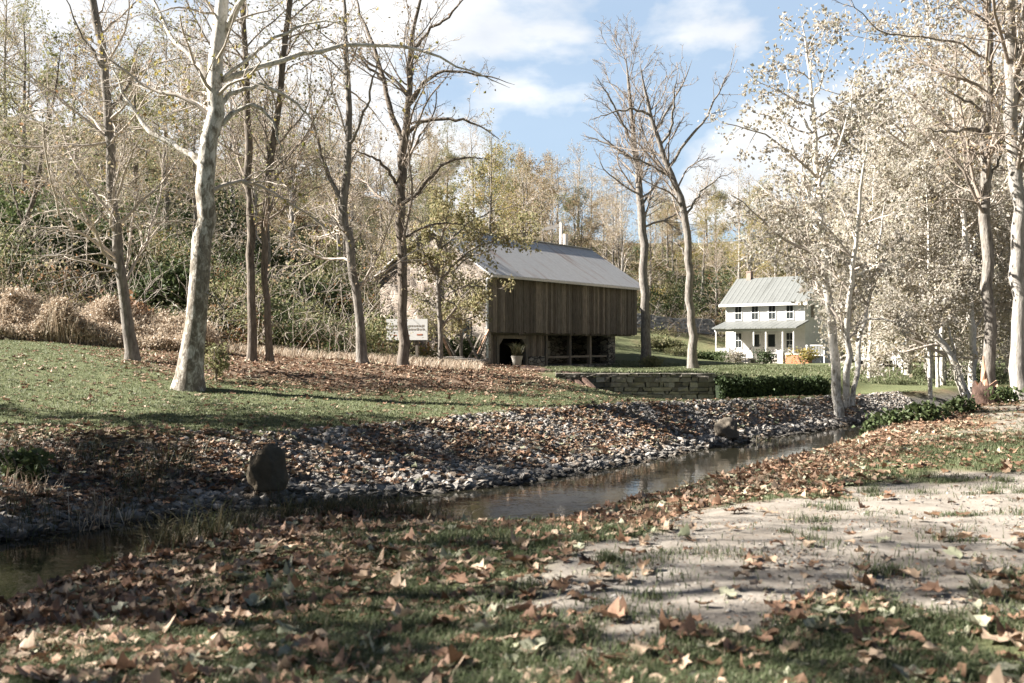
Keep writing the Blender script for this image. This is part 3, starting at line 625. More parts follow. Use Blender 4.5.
hero('white_sycamore', 'white multi stemmed sycamore with pale leaves at the creek bend right of the house', 30.3,
     [(839, 404, 13), (835, 350, 12), (829, 310, 11), (825, 270, 10), (822, 220, 9), (818, 180, 8), (815, 140, 6), (812, 100, 4.5), (808, 60, 3), (803, 25, 1.5)],
     [[(846, 406, 10), (848, 372, 9), (846, 330, 8), (850, 280, 6.5), (858, 230, 5), (863, 180, 4), (868, 130, 2)], [(852, 406, 8), (857, 372, 6.5), (861, 335, 6), (870, 295, 4), (880, 250, 3), (885, 200, 1.5)],
      [(821, 212, 5), (800, 165, 4), (785, 130, 3), (772, 95, 1.5)], [(818, 185, 5), (838, 150, 4), (850, 110, 3), (855, 70, 1.5)], [(815, 140, 4), (795, 105, 3), (785, 70, 1.5)], [(812, 100, 3), (825, 70, 2), (832, 40, 1.2)],
      [(824, 240, 4), (805, 215, 3), (788, 205, 2), (772, 205, 1.2)], [(850, 280, 4), (875, 265, 3), (900, 268, 2)], [(847, 330, 4), (870, 318, 3), (895, 322, 2), (915, 335, 1)]],
     [(2.0, .2, .34, 48, 8, .5, .012, .02, .15), (3.0, .12, .42, 45, 6, .55, .007, -.01, .18), (3.4, .1, .45, 42, 4, .55, .004, -.04, .2)], M['syc_white'], M['twig_pale'], M['leaf_pale'], 7500, .125, 41, flare=.2)
hero('bank_tree', 'grey tree with two dark hooked branches reaching left, second trunk from the right edge', 28,
     [(990, 398, 18), (990, 350, 16), (989, 300, 15), (987, 250, 15), (985, 200, 14), (984, 150, 13), (988, 100, 12), (989, 50, 10), (988, 0, 9), (985, -60, 6), (982, -130, 3)],
     [[(988, 152, 6), (983, 129, 5), (985.6, 111, 4.5), (975, 104, 4), (953, 94, 2.5), (938, 86, 1.2)], [(984, 135, 5), (978, 129, 5), (961, 129, 4.5), (937, 133, 3.5), (928, 127, 2)], [(991, 42, 6), (987, 26, 5.5), (975, 12, 4.5), (961, 10, 3), (945, 4, 1.5)],
      [(988, 60, 3), (961, 44, 3), (925, 37, 2.4), (890, 37, 2), (855, 15, 1.4), (849, -5, 1)], [(990, 180, 4), (1003, 150, 3), (1005, 110, 2)]],
     B, M['bark_grey'], M['twig'], M['leaf_tan'], 1100, .09, 21)
hero('bank_tree', 'thickest pale tree trunk at the right edge of the photo', 27,
     [(1018, 402, 22), (1018, 350, 19), (1017, 250, 18), (1014, 150, 17), (1011, 80, 16), (1008, 0, 14), (1005, -80, 10), (1002, -160, 5)],
     [[(1014, 160, 6), (1026, 110, 5), (1032, 50, 4), (1036, 0, 3)], [(1012, 90, 6), (1022, 40, 5), (1026, -20, 3)], [(1010, 20, 5), (990, -20, 4), (960, -50, 2)]],
     B, M['bark_pale'], M['twig'], M['leaf_tan'], 1100, .09, 22)
hero('leaning_sycamore', 'white sycamore trunk leaning left over the creek behind the stump', 36,
     [(969, 404, 12), (958, 372, 11), (943, 345, 9.5), (925, 322, 8), (905, 300, 6), (884, 280, 4), (865, 262, 2)],
     [[(943, 345, 5), (925, 300, 4.5), (912, 250, 4), (905, 200, 2.5), (900, 160, 1.2)], [(925, 322, 4), (900, 322, 3), (878, 330, 2)], [(955, 368, 4), (948, 320, 4), (950, 270, 3), (945, 210, 1.5)]],
     [(2.2, .2, .4, 48, 8, .5, .012, .0, .15), (3.0, .12, .42, 45, 6, .55, .007, -.02, .18), (3.2, .1, .45, 42, 4, .55, .005, -.05, .2)], M['syc_white'], M['twig_pale'], M['leaf_pale'], 8500, .125, 23)
hero('upright_sycamore', 'white upright sycamore trunk just left of the broken stump', 37,
     [(973, 402, 11), (973, 360, 10), (972, 330, 9.5), (969, 290, 8), (965, 240, 7), (960, 190, 5), (955, 140, 3.5), (952, 90, 1.5)],
     [[(969, 290, 4), (945, 255, 3.5), (925, 230, 2.5), (905, 215, 1.2)], [(967, 260, 4), (985, 220, 3), (995, 180, 1.5)], [(960, 190, 3), (940, 160, 2.5), (925, 130, 1.2)]],
     [(2.0, .2, .38, 48, 8, .5, .012, .0, .15), (3.0, .12, .42, 45, 6, .55, .007, -.02, .18), (3.2, .1, .45, 42, 4, .55, .005, -.05, .2)], M['syc_white'], M['twig_pale'], M['leaf_pale'], 8500, .125, 24)
hero('hillside_tree', 'dark tree curving right above the dry brush at the left edge', 40,
     [(8, 285, 7), (14, 255, 6.5), (24, 225, 6), (34, 200, 6), (40, 170, 5), (46, 130, 4), (56, 90, 3), (62, 40, 1.5)], [[(24, 225, 3), (15, 195, 2.5), (5, 160, 1.5)], [(36, 195, 3), (52, 175, 2.5), (70, 160, 1.5)]], B, M['bark_dark'], M['twig'], M['leaf_olive'], 1800, .14, 25)

# ------------------------------------------------------------------ generic trees, copied as whole things
def proto(name, h, r0, levels, leafn, leafsize, seed, mats, lean=.04, t0=.25, crownless=False, jit=.2):
    r = np.random.RandomState(seed); n = 9; zz = np.linspace(-.4, h, n)
    pts = np.stack([np.cumsum(r.randn(n) * lean * h / n), np.cumsum(r.randn(n) * lean * h / n), zz, np.maximum(r0 * (1 - np.linspace(0, 1, n) * .9), .02)], 1); pts[:, :2] -= pts[1, :2]
    parts = make_tree([pts], levels, leafn, leafsize, r, 9, jit)
    root = thing(name, 'x', 'tree')
    for nm, pr, mt in zip(('trunk', 'branches', 'leaves'), parts, mats):
        if pr is not None: link(nm, mesh_from(nm, pr[0], [(pr[1], 0, nm != 'leaves')], [mt]), root)
    return root

def copy_tree(src, loc, rz, sc, label, group):
    c = src.copy(); COL.objects.link(c); c.location = loc; c.rotation_euler = (0, 0, rz); c.scale = (sc,) * 3
    c['label'] = label; c['group'] = group
    for ch in src.children:
        k = ch.copy(); COL.objects.link(k); k.parent = c
    return c

LB = [(2.2, .25, .34, 46, 7, .42, .022, .09, .14), (2.2, .1, .44, 42, 5, .5, .015, .06, .17), (2.6, .1, .5, 40, 4, .55, .011, .02, .2), (2.2, .1, .55, 40, 3, .6, .009, .01, .2)]
LF = [(2.2, .18, .36, 55, 7, .42, .022, .04, .14), (2.2, .1, .45, 45, 5, .5, .015, .02, .17), (2.6, .1, .5, 40, 4, .55, .011, .0, .2), (1.6, .1, .55, 40, 3, .6, .009, .0, .2)]
LW = [(2.0, .08, .36, 60, 8, .5, .014, .0, .14), (2.6, .12, .45, 45, 6, .55, .009, -.04, .17), (3.0, .1, .5, 40, 4, .6, .006, -.07, .2)]
PROT = {
    'bare': [proto('bare_tree', 13, .2, LB, 1500, .12, 31, (M['bark_grey'], M['twig_pale'], M['leaf_tan'])), proto('bare_tree', 15, .22, LB, 1800, .12, 32, (M['bark_pale'], M['twig_pale'], M['leaf_tan']))],
    'olive': [proto('olive_tree', 12, .2, LF, 6500, .13, 33, (M['bark_dark'], M['twig_pale'], M['leaf_olive'])), proto('olive_tree', 14, .22, LF, 5000, .13, 34, (M['bark_grey'], M['twig'], M['leaf_olive']))],
    'tan': [proto('tan_tree', 12, .2, LF, 6000, .13, 35, (M['bark_grey'], M['twig'], M['leaf_tan'])), proto('tan_tree', 14, .2, LF, 4500, .13, 36, (M['bark_grey'], M['twig_pale'], M['leaf_yellow']))],
    'pale': [proto('pale_leaved_tree', 11, .11, LW, 9500, .13, 37, (M['syc_white'], M['twig_pale'], M['leaf_pale'])), proto('pale_leaved_tree', 13, .13, LW, 7600, .13, 38, (M['syc_white'], M['twig_pale'], M['leaf_pale']))],
    'green': [proto('evergreen_tree', 9, .18, [(4, .05, .42, 75, 6, .5, .02, .0, .08), (3.5, .1, .45, 50, 4, .55, .012, -.02, .12)], 9000, .26, 39, (M['bark_dark'], M['twig'], M['leaf_ever']), .02)],
}
USED = set()
KLAB = {'bare': 'bare grey tree with thin upright twigs', 'olive': 'tree with thin olive foliage', 'tan': 'tree with tan and yellow autumn leaves', 'pale': 'tree thick with bleached pale leaves', 'green': 'dark green conical evergreen'}
def place(kind, x, y, sc, where, group, r, z=None):
    i = r.randint(len(PROT[kind])); src = PROT[kind][i]; lab = KLAB[kind] + ' ' + where; z = H1(x, y) if z is None else z
    rz = r.rand() * 6.283
    if (kind, i) not in USED:
        USED.add((kind, i)); src.location = (x, y, z); src.rotation_euler = (0, 0, rz); src.scale = (sc,) * 3; src['label'] = lab; src['group'] = group; return src
    return copy_tree(src, (x, y, z), rz, sc, lab, group)

r = np.random.RandomState(5)
taken = []
def free(x, y, m):
    for a, b in taken:
        if (a - x) ** 2 + (b - y) ** 2 < m * m: return False
    taken.append((x, y)); return True
def scatter(n, pxr, dr, kinds, probs, sc, where, group, gap, seed):
    r = np.random.RandomState(seed); c = 0; tries = 0
    while c < n and tries < n * 40:
        tries += 1; d = dr[0] + (dr[1] - dr[0]) * r.rand(); px = pxr[0] + (pxr[1] - pxr[0]) * r.rand(); x = (px - 512) / FPX * d
        if not free(x, d, gap): continue
        place(r.choice(kinds, p=probs), x, d, sc[0] + (sc[1] - sc[0]) * r.rand(), where, group, r); c += 1
G1, G2, G3, G4 = 'trees on the slope at the left', 'trees on the hill behind the barn', 'trees on the hill behind the house', 'pale trees crowding the right'
scatter(38, (-60, 430), (44, 105), ['bare', 'olive', 'tan', 'green'], [.66, .2, .14, .0], (.6, 1.0), 'on the wooded slope at the left', G1, 4.0, 51)
scatter(20, (230, 440), (62, 120), ['bare', 'olive', 'tan'], [.5, .32, .18], (.6, .95), 'on the wooded slope at the left', G1, 3.0, 55)
scatter(34, (430, 640), (88, 165), ['bare', 'olive', 'tan', 'green'], [.46, .29, .25, .0], (.8, 1.15), 'on the hill behind the barn', G2, 4.2, 52)
scatter(34, (640, 860), (98, 175), ['bare', 'olive', 'tan', 'green'], [.4, .26, .33, .01], (.7, 1.05), 'on the hill behind the white house', G3, 4.4, 53)
scatter(22, (840, 1100), (70, 150), ['bare', 'olive', 'tan', 'pale'], [.2, .2, .25, .35], (.8, 1.1), 'far back behind the right bank', 'trees far back at the right', 5, 54)
for x, y, s in [(18.5, 44, 1.5), (22.5, 43.5, 1.55), (20.5, 49, 1.6), (25, 50, 1.6), (18.5, 46.5, 1.0), (19.5, 45, 1.05), (22.5, 47, 1.1), (21.5, 54, 1.1), (25, 53, 1.15), (17.5, 40.5, .85), (21, 40, 1.0), (24.5, 44, 1.1), (28, 50, 1.1), (26, 60, 1.2), (23, 61, 1.0), (20.6, 52, .8), (15.1, 42, .85), (15.2, 36.2, .75), (20.5, 58, .85), (16.5, 38.6, .7)]:
    place('pale', x, y, s, 'crowding the far creek bank at the right', G4, r)
# trees just outside the left edge, whose shade lies over creek, lawn and foreground
for kind, x, y, s in [('olive', -15.5, 17.8, 1.0), ('tan', -17, 13.5, 1.1), ('olive', -14, 10.5, .72), ('tan', -15, 6.5, .72), ('bare', -12, 3.5, 1.0), ('olive', -18, 19.0, .75), ('bare', -12.5, 6.4, .9), ('bare', -15, 8.6, .8), ('olive', -10.5, 7.2, .5), ('tan', -11.5, 10.8, .66), ('tan', -11, 2.4, .85), ('olive', -10.2, 4.2, .68), ('tan', -8.6, 3.3, .66), ('tan', -13.5, 12.4, .75), ('olive', -16.5, 16, .95), ('olive', -13, 9.0, .66), ('olive', -17.5, 11.5, .85), ('olive', -12.5, 14.0, .62)]:
    place(kind, x, y, s, 'on the creek bank out at the left', 'trees on the near left bank', r)

# ------------------------------------------------------------------ shrubs, hedge, undergrowth
def leaf_cloud(c, rad, n, size, r, droop=.2, shell=.55):
    d = unit(r.randn(n, 3)); k = shell + (1 - shell) * r.rand(n)
    lump = 1 + .25 * np.sin(d[:, 0] * 5 + c[0]) * np.cos(d[:, 1] * 6 + c[1]) + .1 * r.randn(n)
    p = np.array(c) + d * np.array(rad) * (k * lump)[:, None]; p[:, 2] = np.maximum(p[:, 2], c[2] - rad[2] * .9)
    return leaf_quads(p, size, r, droop)

def shrub(name, label, base, rad, n, size, leafm, seed, group=None, lobes=4, stems=9, cat='shrub'):
    r = np.random.RandomState(seed); root = thing(name, label, cat, tuple(base), group=group)
    V, Q, off = [], [], 0
    for k in range(lobes):
        o = np.array([r.uniform(-.5, .5) * rad[0], r.uniform(-.5, .5) * rad[1], rad[2] * (.75 + .35 * r.rand())]); s = .55 + .35 * r.rand()
        v, q = leaf_cloud(o, np.array(rad) * s, n // lobes, size, r); v[:, 2] = np.maximum(v[:, 2], .01); V.append(v); Q.append(q + off); off += len(v)
    link('foliage', mesh_from('foliage', np.vstack(V), [(np.vstack(Q), 0, False)], [leafm]), root)
    st = np.zeros((stems, 6, 3))
    for k in range(stems):
        e = np.array([r.uniform(-.6, .6) * rad[0], r.uniform(-.6, .6) * rad[1], rad[2] * (1 + .6 * r.rand())])
        for j in range(6): st[k, j] = e * (j / 5) * np.array([1, 1, 1]) + np.array([0, 0, -.05 if j == 0 else 0])
    v, q = tubes(st, np.linspace(.02, .006, 6)[None] * np.ones((stems, 1)), 4); link('stems', mesh_from('stems', v, [(q, 0, True)], [M['twig']]), root)
    return root

def gpt(px, d): x = (px - 512) / FPX * d; return np.array([x, d, H1(x, d)])
shrub('bush', 'broad dark green bush below the slope between the leaning tree and the sycamore', gpt(165, 40), (1.7, 1.2, 1.5), 3500, .17, M['leaf_green'], 61)
shrub('bush', 'low green bush hugging the right side of the big sycamore trunk', gpt(216, 25.5), (.35, .3, .6), 420, .09, M['leaf_olive'], 62)
shrub('bush', 'dark bush at the foot of the tall straight tree by the barn', gpt(650, 60), (.75, .6, .5), 1000, .12, M['leaf_olive'], 63)
shrub('bush', 'dark rounded bush beside the small sign board on its left', gpt(383, 44), (1.5, 1.2, 1.1), 1800, .16, M['leaf_olive'], 64)
GB = 'shrubs in the garden between barn and house'
for k, (px, d, rx, rz, mt, lab) in enumerate([(662, 80, 1.6, .5, 'leaf_olive', 'grey olive mound shrub left in the garden bed below the blue stone wall'), (678, 77, 1.5, .5, 'leaf_olive', 'olive mound shrub in the middle of the garden bed below the blue stone wall'),
                                              (712, 78, 1.6, .5, 'leaf_green', 'dark green shrub between the curved tall tree and the house porch'), (668, 102, 3.2, 1.9, 'leaf_green', 'large dark green bush behind the blue stone wall'), (712, 104, 4.5, 3.2, 'leaf_ever', 'large dark evergreen bush on the hill left of the house roof'),
                                              (735, 73, .7, .6, 'leaf_pale', 'pale flowering shrub left of the porch steps'), (727, 75, 1.1, .5, 'leaf_green', 'clipped green shrub before the left end of the porch'), (803, 68, 1.1, .8, 'leaf_yellow', 'yellow green shrub before the brick pier by the house'), (766, 72, .7, .7, 'leaf_ever', 'small dark shrub right of the porch steps')]):
    shrub('shrub', lab, gpt(px, d), (rx, rx * .7, rz), 1500 if rx > 1.5 else 700, .2 if rx > 1.5 else .13, M[mt], 70 + k, GB)
for k, (px, d, rx, rz, mt, lab) in enumerate([(130, 37, 1.3, .8, 'leaf_rust', 'reddish brown bramble right of the dry brush'), (20, 42, 2.6, 2.2, 'leaf_green', 'dark shrub above the dry brush at the left edge'), (75, 43, 2.4, 2.0, 'leaf_green', 'dark shrub above the middle of the dry brush'), (235, 42, 1.8, 1.3, 'leaf_olive', 'shrub between sycamore and slim trees'),
                                              (310, 46, 2.2, 1.5, 'leaf_green', 'green shrub on slope left of the crooked grey tree'), (335, 52, 2.6, 2.2, 'leaf_olive', 'tall olive shrub behind the crooked grey tree'), (285, 55, 3, 2.4, 'leaf_green', 'large green shrub on the slope behind the pair of slim trees'), (200, 55, 3, 3, 'leaf_green', 'large green shrub behind the big sycamore')]):
    shrub('shrub', lab, gpt(px, d), (rx, rx * .7, rz), 2200, .19, M[mt], 90 + k, 'shrubs on the slope at the left')

def hedge():
    a, b = gpt(713, 36.15), gpt(824, 37.2); root = thing('hedge', 'long low dark clipped hedge running right from the stone wall below the house', 'hedge', tuple(a), math.atan2(b[1] - a[1], b[0] - a[0]))
    L = math.hypot(b[0] - a[0], b[1] - a[1]); r = np.random.RandomState(3); n = 9000; hgt = .98
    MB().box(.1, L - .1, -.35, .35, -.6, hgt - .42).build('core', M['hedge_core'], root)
    u = r.rand(n); th = r.rand(n) * np.pi * 1.1 - .15; k = .75 + .3 * r.rand(n); cy = np.cos(th); cz = np.sin(th)
    p = np.stack([u * L, np.sign(cy) * np.abs(cy) ** .45 * .5 * k, np.maximum(np.sign(cz) * np.abs(cz) ** .5, -1.2) * .45 * k + hgt - .62 + (r.rand(n) - .5) * .1 + .05 * np.sin(u * 30)], 1)
    low = r.rand(n) < .4; p[low, 1] = np.where(r.rand(low.sum()) < .75, -.47, .47) + r.randn(low.sum()) * .05; p[low, 2] = -.6 + r.rand(low.sum()) * (hgt + .25)
    v, q = leaf_quads(p, .1, r); link('foliage', mesh_from('foliage', v, [(q, 0, False)], [M['leaf_ever']]), root)
hedge()

def undergrowth():
    r = np.random.RandomState(8); V, Q, mi, off = [], [], [], 0
    for k in range(1400):
        if k < 820: px, d = r.uniform(-80, 480), r.uniform(37, 100)
        else: px, d = r.uniform(440, 1100), r.uniform(84, 170)
        x = (px - 512) / FPX * d
        if d < 55 and px > 390: continue
        if d < 38 and px > 330: continue
        z = H1(x, d); s = r.uniform(.5, 1.5) * (.7 + d / 130); nn = 170
        v, q = leaf_cloud((x, d, z + s * .35), (s * 1.3, s * 1.1, s * .75), nn, .07 + d * .0011, r, shell=.15); V.append(v); Q.append(q + off); off += len(v)
        mi.append(np.full(nn, r.choice(5, p=[.40, .2, .27, .06, .07])))
    for k in range(480):
        d = 37.5 + 22 * r.rand() ** 1.3; px = r.uniform(-60, 375); x = (px - 512) / FPX * d; z = H1(x, d); s_ = r.uniform(.6, 1.5)
        v, q = leaf_cloud((x, d, z + s_ * r.uniform(.3, 1.6)), (s_ * 1.2, s_, s_ * .7), 150, .11, r, shell=.1); V.append(v); Q.append(q + off); off += len(v); mi.append(np.full(150, r.choice(5, p=[.42, .1, .38, .06, .04])))
    n = 2900; left = r.rand(n) < .4; px = np.where(left, r.uniform(-60, 470, n), r.uniform(480, 1060, n)); d = np.where(left, 36.5 + 45 * r.rand(n) ** 1.5, 88 + 75 * r.rand(n)); x = (px - 512) / FPX * d
    ok = ~((d < 62) & (px > 375)); x, d = x[ok], d[ok]; n = len(x); z = H(x, d); L = 1.2 + 2.6 * r.rand(n) ** 1.5; a = r.rand(n) * 6.283; ln = .25 + .9 * r.rand(n); tt = np.linspace(0, 1, 6)
    st = np.stack([x[:, None] + np.cos(a)[:, None] * (ln * L)[:, None] * tt ** 1.5 * .8, d[:, None] + np.sin(a)[:, None] * (ln * L)[:, None] * tt ** 1.5 * .8, z[:, None] - .1 + L[:, None] * (tt - .28 * ln[:, None] * tt ** 2.5)], 2) + r.randn(n, 6, 3) * .05
    R = (.006 + d * .00012)[:, None] * np.linspace(1.2, .5, 6)[None]; v1, q1 = tubes(st, R, 3)
    c2, r2 = grow(st, R, r, 1.6, .2, .5, 45, 3, .7, .004, .02, .25); v2, q2 = tubes(c2, np.maximum(r2, .005 + c2[:, :1, 1] * .00008), 3)
    nv = sum(len(v) for v in V); me = mesh_from('undergrowth', np.vstack(V + [v1, v2]), [(np.vstack(Q), np.concatenate(mi), False), (q1 + nv, 5, True), (q2 + nv + len(v1), np.where(r.rand(len(q2)) < .5, 5, 6), True)], [M['leaf_olive'], M['leaf_tan'], M['leaf_green'], M['leaf_rust'], M['leaf_yellow'], M['twig_pale'], M['twig']])
    tag(link('undergrowth', me), 'tangled olive and brown undergrowth covering the wooded hillside', 'undergrowth', kind='stuff')
undergrowth()

def blades(x, y, z, h, w, r, bend=.5, dirb=None):
    n = len(x); a = r.rand(n) * 6.283; dx, dy = np.cos(a), np.sin(a); hh = h * (.5 + .8 * r.rand(n)); ww = w * (.7 + .6 * r.rand(n)); b = bend * hh * (.3 + r.rand(n))
    px, py = -dy * ww, dx * ww
    v = np.stack([np.stack([x - px, y - py, z], 1), np.stack([x + px, y + py, z], 1), np.stack([x + dx * b * .35 + px * .7, y + dy * b * .35 + py * .7, z + hh * .6], 1), np.stack([x + dx * b * .35 - px * .7, y + dy * b * .35 - py * .7, z + hh * .6], 1),
                  np.stack([x + dx * b, y + dy * b, z + hh * (1 - .25 * bend)], 1)], 1).reshape(-1, 3)
    i = np.arange(n)[:, None] * 5
    return v, i + np.array([[0, 1, 2, 3]]), i + np.array([[3, 2, 4]])

def blade_obj(name, label, cat, sets, mats):
    V, G, off = [], [], 0
    for (v, q, t), m in sets:
        V.append(v); G += [(q + off, m, False), (t + off, m, False)]; off += len(v)
    tag(link(name, mesh_from(name, np.vstack(V), G, mats)), label, cat, kind='stuff')

def dry_brush():
    r = np.random.RandomState(9); sets = []
    n = 11000; px = r.uniform(-60, 215, n) ; d = 32.6 + r.rand(n) ** 1.2 * 5; px = np.where(r.rand(n) < .75, r.uniform(-60, 125, n), px); x = (px - 512) / FPX * d
    k = vnoise(x, d, 1.0, 21); hgt = .25 + 1.7 * k ** 1.6 * np.where(px < 112, 1, .7)
    keep = r.rand(n) < .35 + .9 * k; x, d, hgt = x[keep], d[keep], hgt[keep]
    sets.append((blades(x, d, H(x, d), hgt * 1.15 + .15, .008, r, .9), 0))
    n = 5000; px = r.uniform(225, 480, n); d = r.uniform(33.5, 42, n); x = (px - 512) / FPX * d; sets.append((blades(x, d, H(x, d), .35, .012, r, 1.0), 0))
    heads = []
    for k in range(1150):
        px_ = r.uniform(-50, 118) if r.rand() < .8 else r.uniform(110, 215); d_ = 32.8 + 3.6 * r.rand() ** 1.3; x_ = (px_ - 512) / FPX * d_; hh = (.3 + 1.9 * vnoise(np.array([x_]), np.array([d_]), 1.0, 21)[0] ** 1.5) * (1 if px_ < 112 else .6)
        heads.append(leaf_cloud((x_, d_, H1(x_, d_) + hh * (.35 + .6 * r.rand())), (.36, .33, .28), 100, .095, r, .1, .05)[0])
    hv = np.vstack(heads); sets.append(((hv, np.arange(len(hv)).reshape(-1, 4), np.zeros((0, 3), int)), 0))
    blade_obj('dry_brush', 'tall dry straw coloured brush on the bank at the left edge of the lawn', 'brush', sets, [M['straw']])
dry_brush()

def grass():
    r = np.random.RandomState(10); sets = []
    n = 470000; y = 3.2 + 17 * r.rand(n) ** 1.7; px = r.uniform(-150, 1400, n); x = (px - 512) / FPX * y
    dN = sdist(x, y, NEAR_LIP); dm = dirt_mask(x, y); cl = vnoise(x, y, .35, 31) * .6 + vnoise(x, y, 1.1, 32) * .5
    keep = (dN < .1) & (r.rand(n) < np.clip((cl - .28) * 2.4, .03, 1) * (1 - .985 * np.clip(dm * 1.15, 0, 1)) * (.22 + .78 * sstep(-.3, -2.2, dN)))
    x, y = x[keep], y[keep]; sets.append((blades(x, y, H(x, y) + .0, .05 + .03 * vnoise(x, y, .6, 33), .0028 + .00012 * y, r, .9), 0))
    n = 100000; y = 3.2 + 3.7 * r.rand(n); px = r.uniform(-150, 1400, n); x = (px - 512) / FPX * y; dm = dirt_mask(x, y); cl = vnoise(x, y, .35, 31) * .6 + vnoise(x, y, 1.1, 32) * .5
    keep = (sdist(x, y, NEAR_LIP) < 0) & (r.rand(n) < np.clip((cl - .22) * 2.4, .08, 1) * (1 - .985 * np.clip(dm * 1.15, 0, 1))); x, y = x[keep], y[keep]; sets.append((blades(x, y, H(x, y), .055, .003, r, 1.0), 0))
    # tufts standing on the bare track
    for k in range(150):
        ty = 5 + 9 * r.rand(); tx = (r.uniform(520, 1300) - 512) / FPX * ty; m = int(r.uniform(20, 150)); s = r.uniform(.03, .1)
        a, b = tx + r.randn(m) * s * 1.4, ty + r.randn(m) * s; sets.append((blades(a, b, H(a, b), r.uniform(.04, .1), .003, r, 1.0), 0))
    n = 60000; y = 14 + 16 * r.rand(n); px = r.uniform(640, 1300, n); x = (px - 512) / FPX * y; keep = (sdist(x, y, NEAR_LIP) < -1.2) & (r.rand(n) < np.clip(vnoise(x, y, 1.4, 34) * 2 - .55, 0, 1) * (1 - .9 * dirt_mask(x, y))); x, y = x[keep], y[keep]; sets.append((blades(x, y, H(x, y), .07, .006, r, 1.0), 0))
    # lawn on the far side
    n = 190000; y = 15 + 22 * r.rand(n); px = r.uniform(-160, 1000, n); x = (px - 512) / FPX * y; dT = sdist(x, y, BANK_TOP)
    keep = (dT > -.25 * r.rand(n)) & (polysd(x, y, LITTER) < .5 * r.randn(n)) & (y < np.where(x < -7, 32.3, wall_y(x) - .2)); x, y = x[keep], y[keep]
    sets.append((blades(x, y, H(x, y), .05, .009, r, .9), 1))
    n = 110000; y = 36 + 42 * r.rand(n); px = r.uniform(545, 1120, n); x = (px - 512) / FPX * y; keep = y > wall_y(x) + .8; x, y = x[keep], y[keep]; sets.append((blades(x, y, H(x, y), .09, .02, r, .9), 1))
    blade_obj('grass', 'short green grass on the near bank, lawn and terrace', 'grass', sets, [M['grass'], M['lawn_grass']])
    sets = []
    def clump(px, py, z, n, h, spread, w=.004, m=0):
        d = (CAMZ - z) * FPX / (py - HOR); c = (px - 512) / FPX * d; a, b = c + r.randn(n) * spread, d + r.randn(n) * spread; sets.append((blades(a, b, H(a, b), h, w, r, 1.1), m))
    for k in range(60):
        u = r.rand() ** 1.3; cx_, cy_ = np.interp(u, [0, .35, .7, 1], [-3.0, -2.35, -1.4, -.6]), np.interp(u, [0, .35, .7, 1], [8.6, 10.1, 10.9, 10.7]); nn = int(r.uniform(12, 60)); sp_ = r.uniform(.05, .2); a = cx_ + .15 * r.randn() + r.randn(nn) * sp_; b = cy_ - .15 + .2 * r.randn() + r.randn(nn) * sp_
        sets.append((blades(a, b, H(a, b), .12 + (.42 - .22 * u) * r.rand() ** 1.4, .004, r, 1.1), 1 if r.rand() < .12 else 0))
    for k in range(40):
        t = r.rand(); clump(430 + t * 400, 528 - t * 82 + r.uniform(0, 8), -.45, 22, .09, .16, .005)
    for k in range(34): 
        x, y = r.uniform(-9.8, -5.2), r.uniform(12.5, 16.3); a, b = x + r.randn(70) * .25, y + r.randn(70) * .25; sets.append((blades(a, b, H(a, b), .42, .006, r, 1.0), 1 if r.rand() < .12 else 0))
    for k in range(40): clump(r.uniform(760, 860), r.uniform(425, 436), -.5, 40, .4, .25, .008, 0)
    blade_obj('weeds', 'long unmown weeds and grass leaning over the creek edges', 'weeds', sets, [M['weed'], M['straw']])
grass()

# leafy green plants at the right of the creek
def vine(name, label, px, py, d, w, h, n, seed, leafm, group):
    r = np.random.RandomState(seed); b = gpt(px, d); shrub(name, label, b, (w * .85, w * .55, h * .85), int(n * .6), .12, leafm, seed, group, 5, 8, 'plant')
GV = 'green plants on the creek bank at the right'
vine('leafy_plant', 'upright dark green leafy plant, leftmost in the row on the right bank', 872, 400, 23.5, .32, .6, 330, 110, M['leaf_green'], GV)
vine('leafy_plant', 'low dark green plant just right of the upright leafy one', 893, 410, 22.5, .5, .22, 380, 111, M['leaf_green'], GV)
vine('leafy_plant', 'widest dark green plant in the middle of the right bank', 925, 410, 22.5, .7, .3, 700, 112, M['leaf_green'], GV)
vine('leafy_plant', 'dark green plant close to the broken stump', 958, 405, 23.5, .5, .25, 420, 113, M['leaf_green'], GV)
vine('leafy_plant', 'green plant between stump and thick right trunk', 1003, 395, 25.5, .5, .3, 420, 114, M['leaf_green'], GV)
vine('leafy_plant', 'dark leafy plant on the left bank below the lawn at the photo edge', 20, 480, 14.5, .6, .35, 600, 115, M['leaf_green'], GV)

# ------------------------------------------------------------------ stones and fallen leaves
def stone_variant(r, lo=.45):
    bmv = []; n = 7; lat = 5; rr = 1 + .22 * r.randn(lat, n); v = [(0, 0, -1)]
    for i in range(lat):
        ph = np.pi * (i + 1) / (lat + 1)
        for j in range(n):
            a = 2 * np.pi * (j + .5 * (i % 2)) / n; q = np.clip(rr[i, j], .65, 1.35); s = abs(np.sin(ph)) ** .6 * q; v.append((np.cos(a) * s, np.sin(a) * s, -np.cos(ph) * (1 + .12 * r.randn())))
    v.append((0, 0, 1)); f = [(0, 1 + (j + 1) % n, 1 + j) for j in range(n)]
    for i in range(lat - 1):
        for j in range(n):
            a, b = 1 + i * n + j, 1 + i * n + (j + 1) % n; c, d = a + n, b + n; f += [(a, b, d), (a, d, c)]
    t = 1 + lat * n; f += [(t, t - n + j, t - n + (j + 1) % n) for j in range(n)]
    v = np.array(v) * np.array([1, .55 + .4 * r.rand(), lo * (.6 + .7 * r.rand())]); return v, np.array(f)

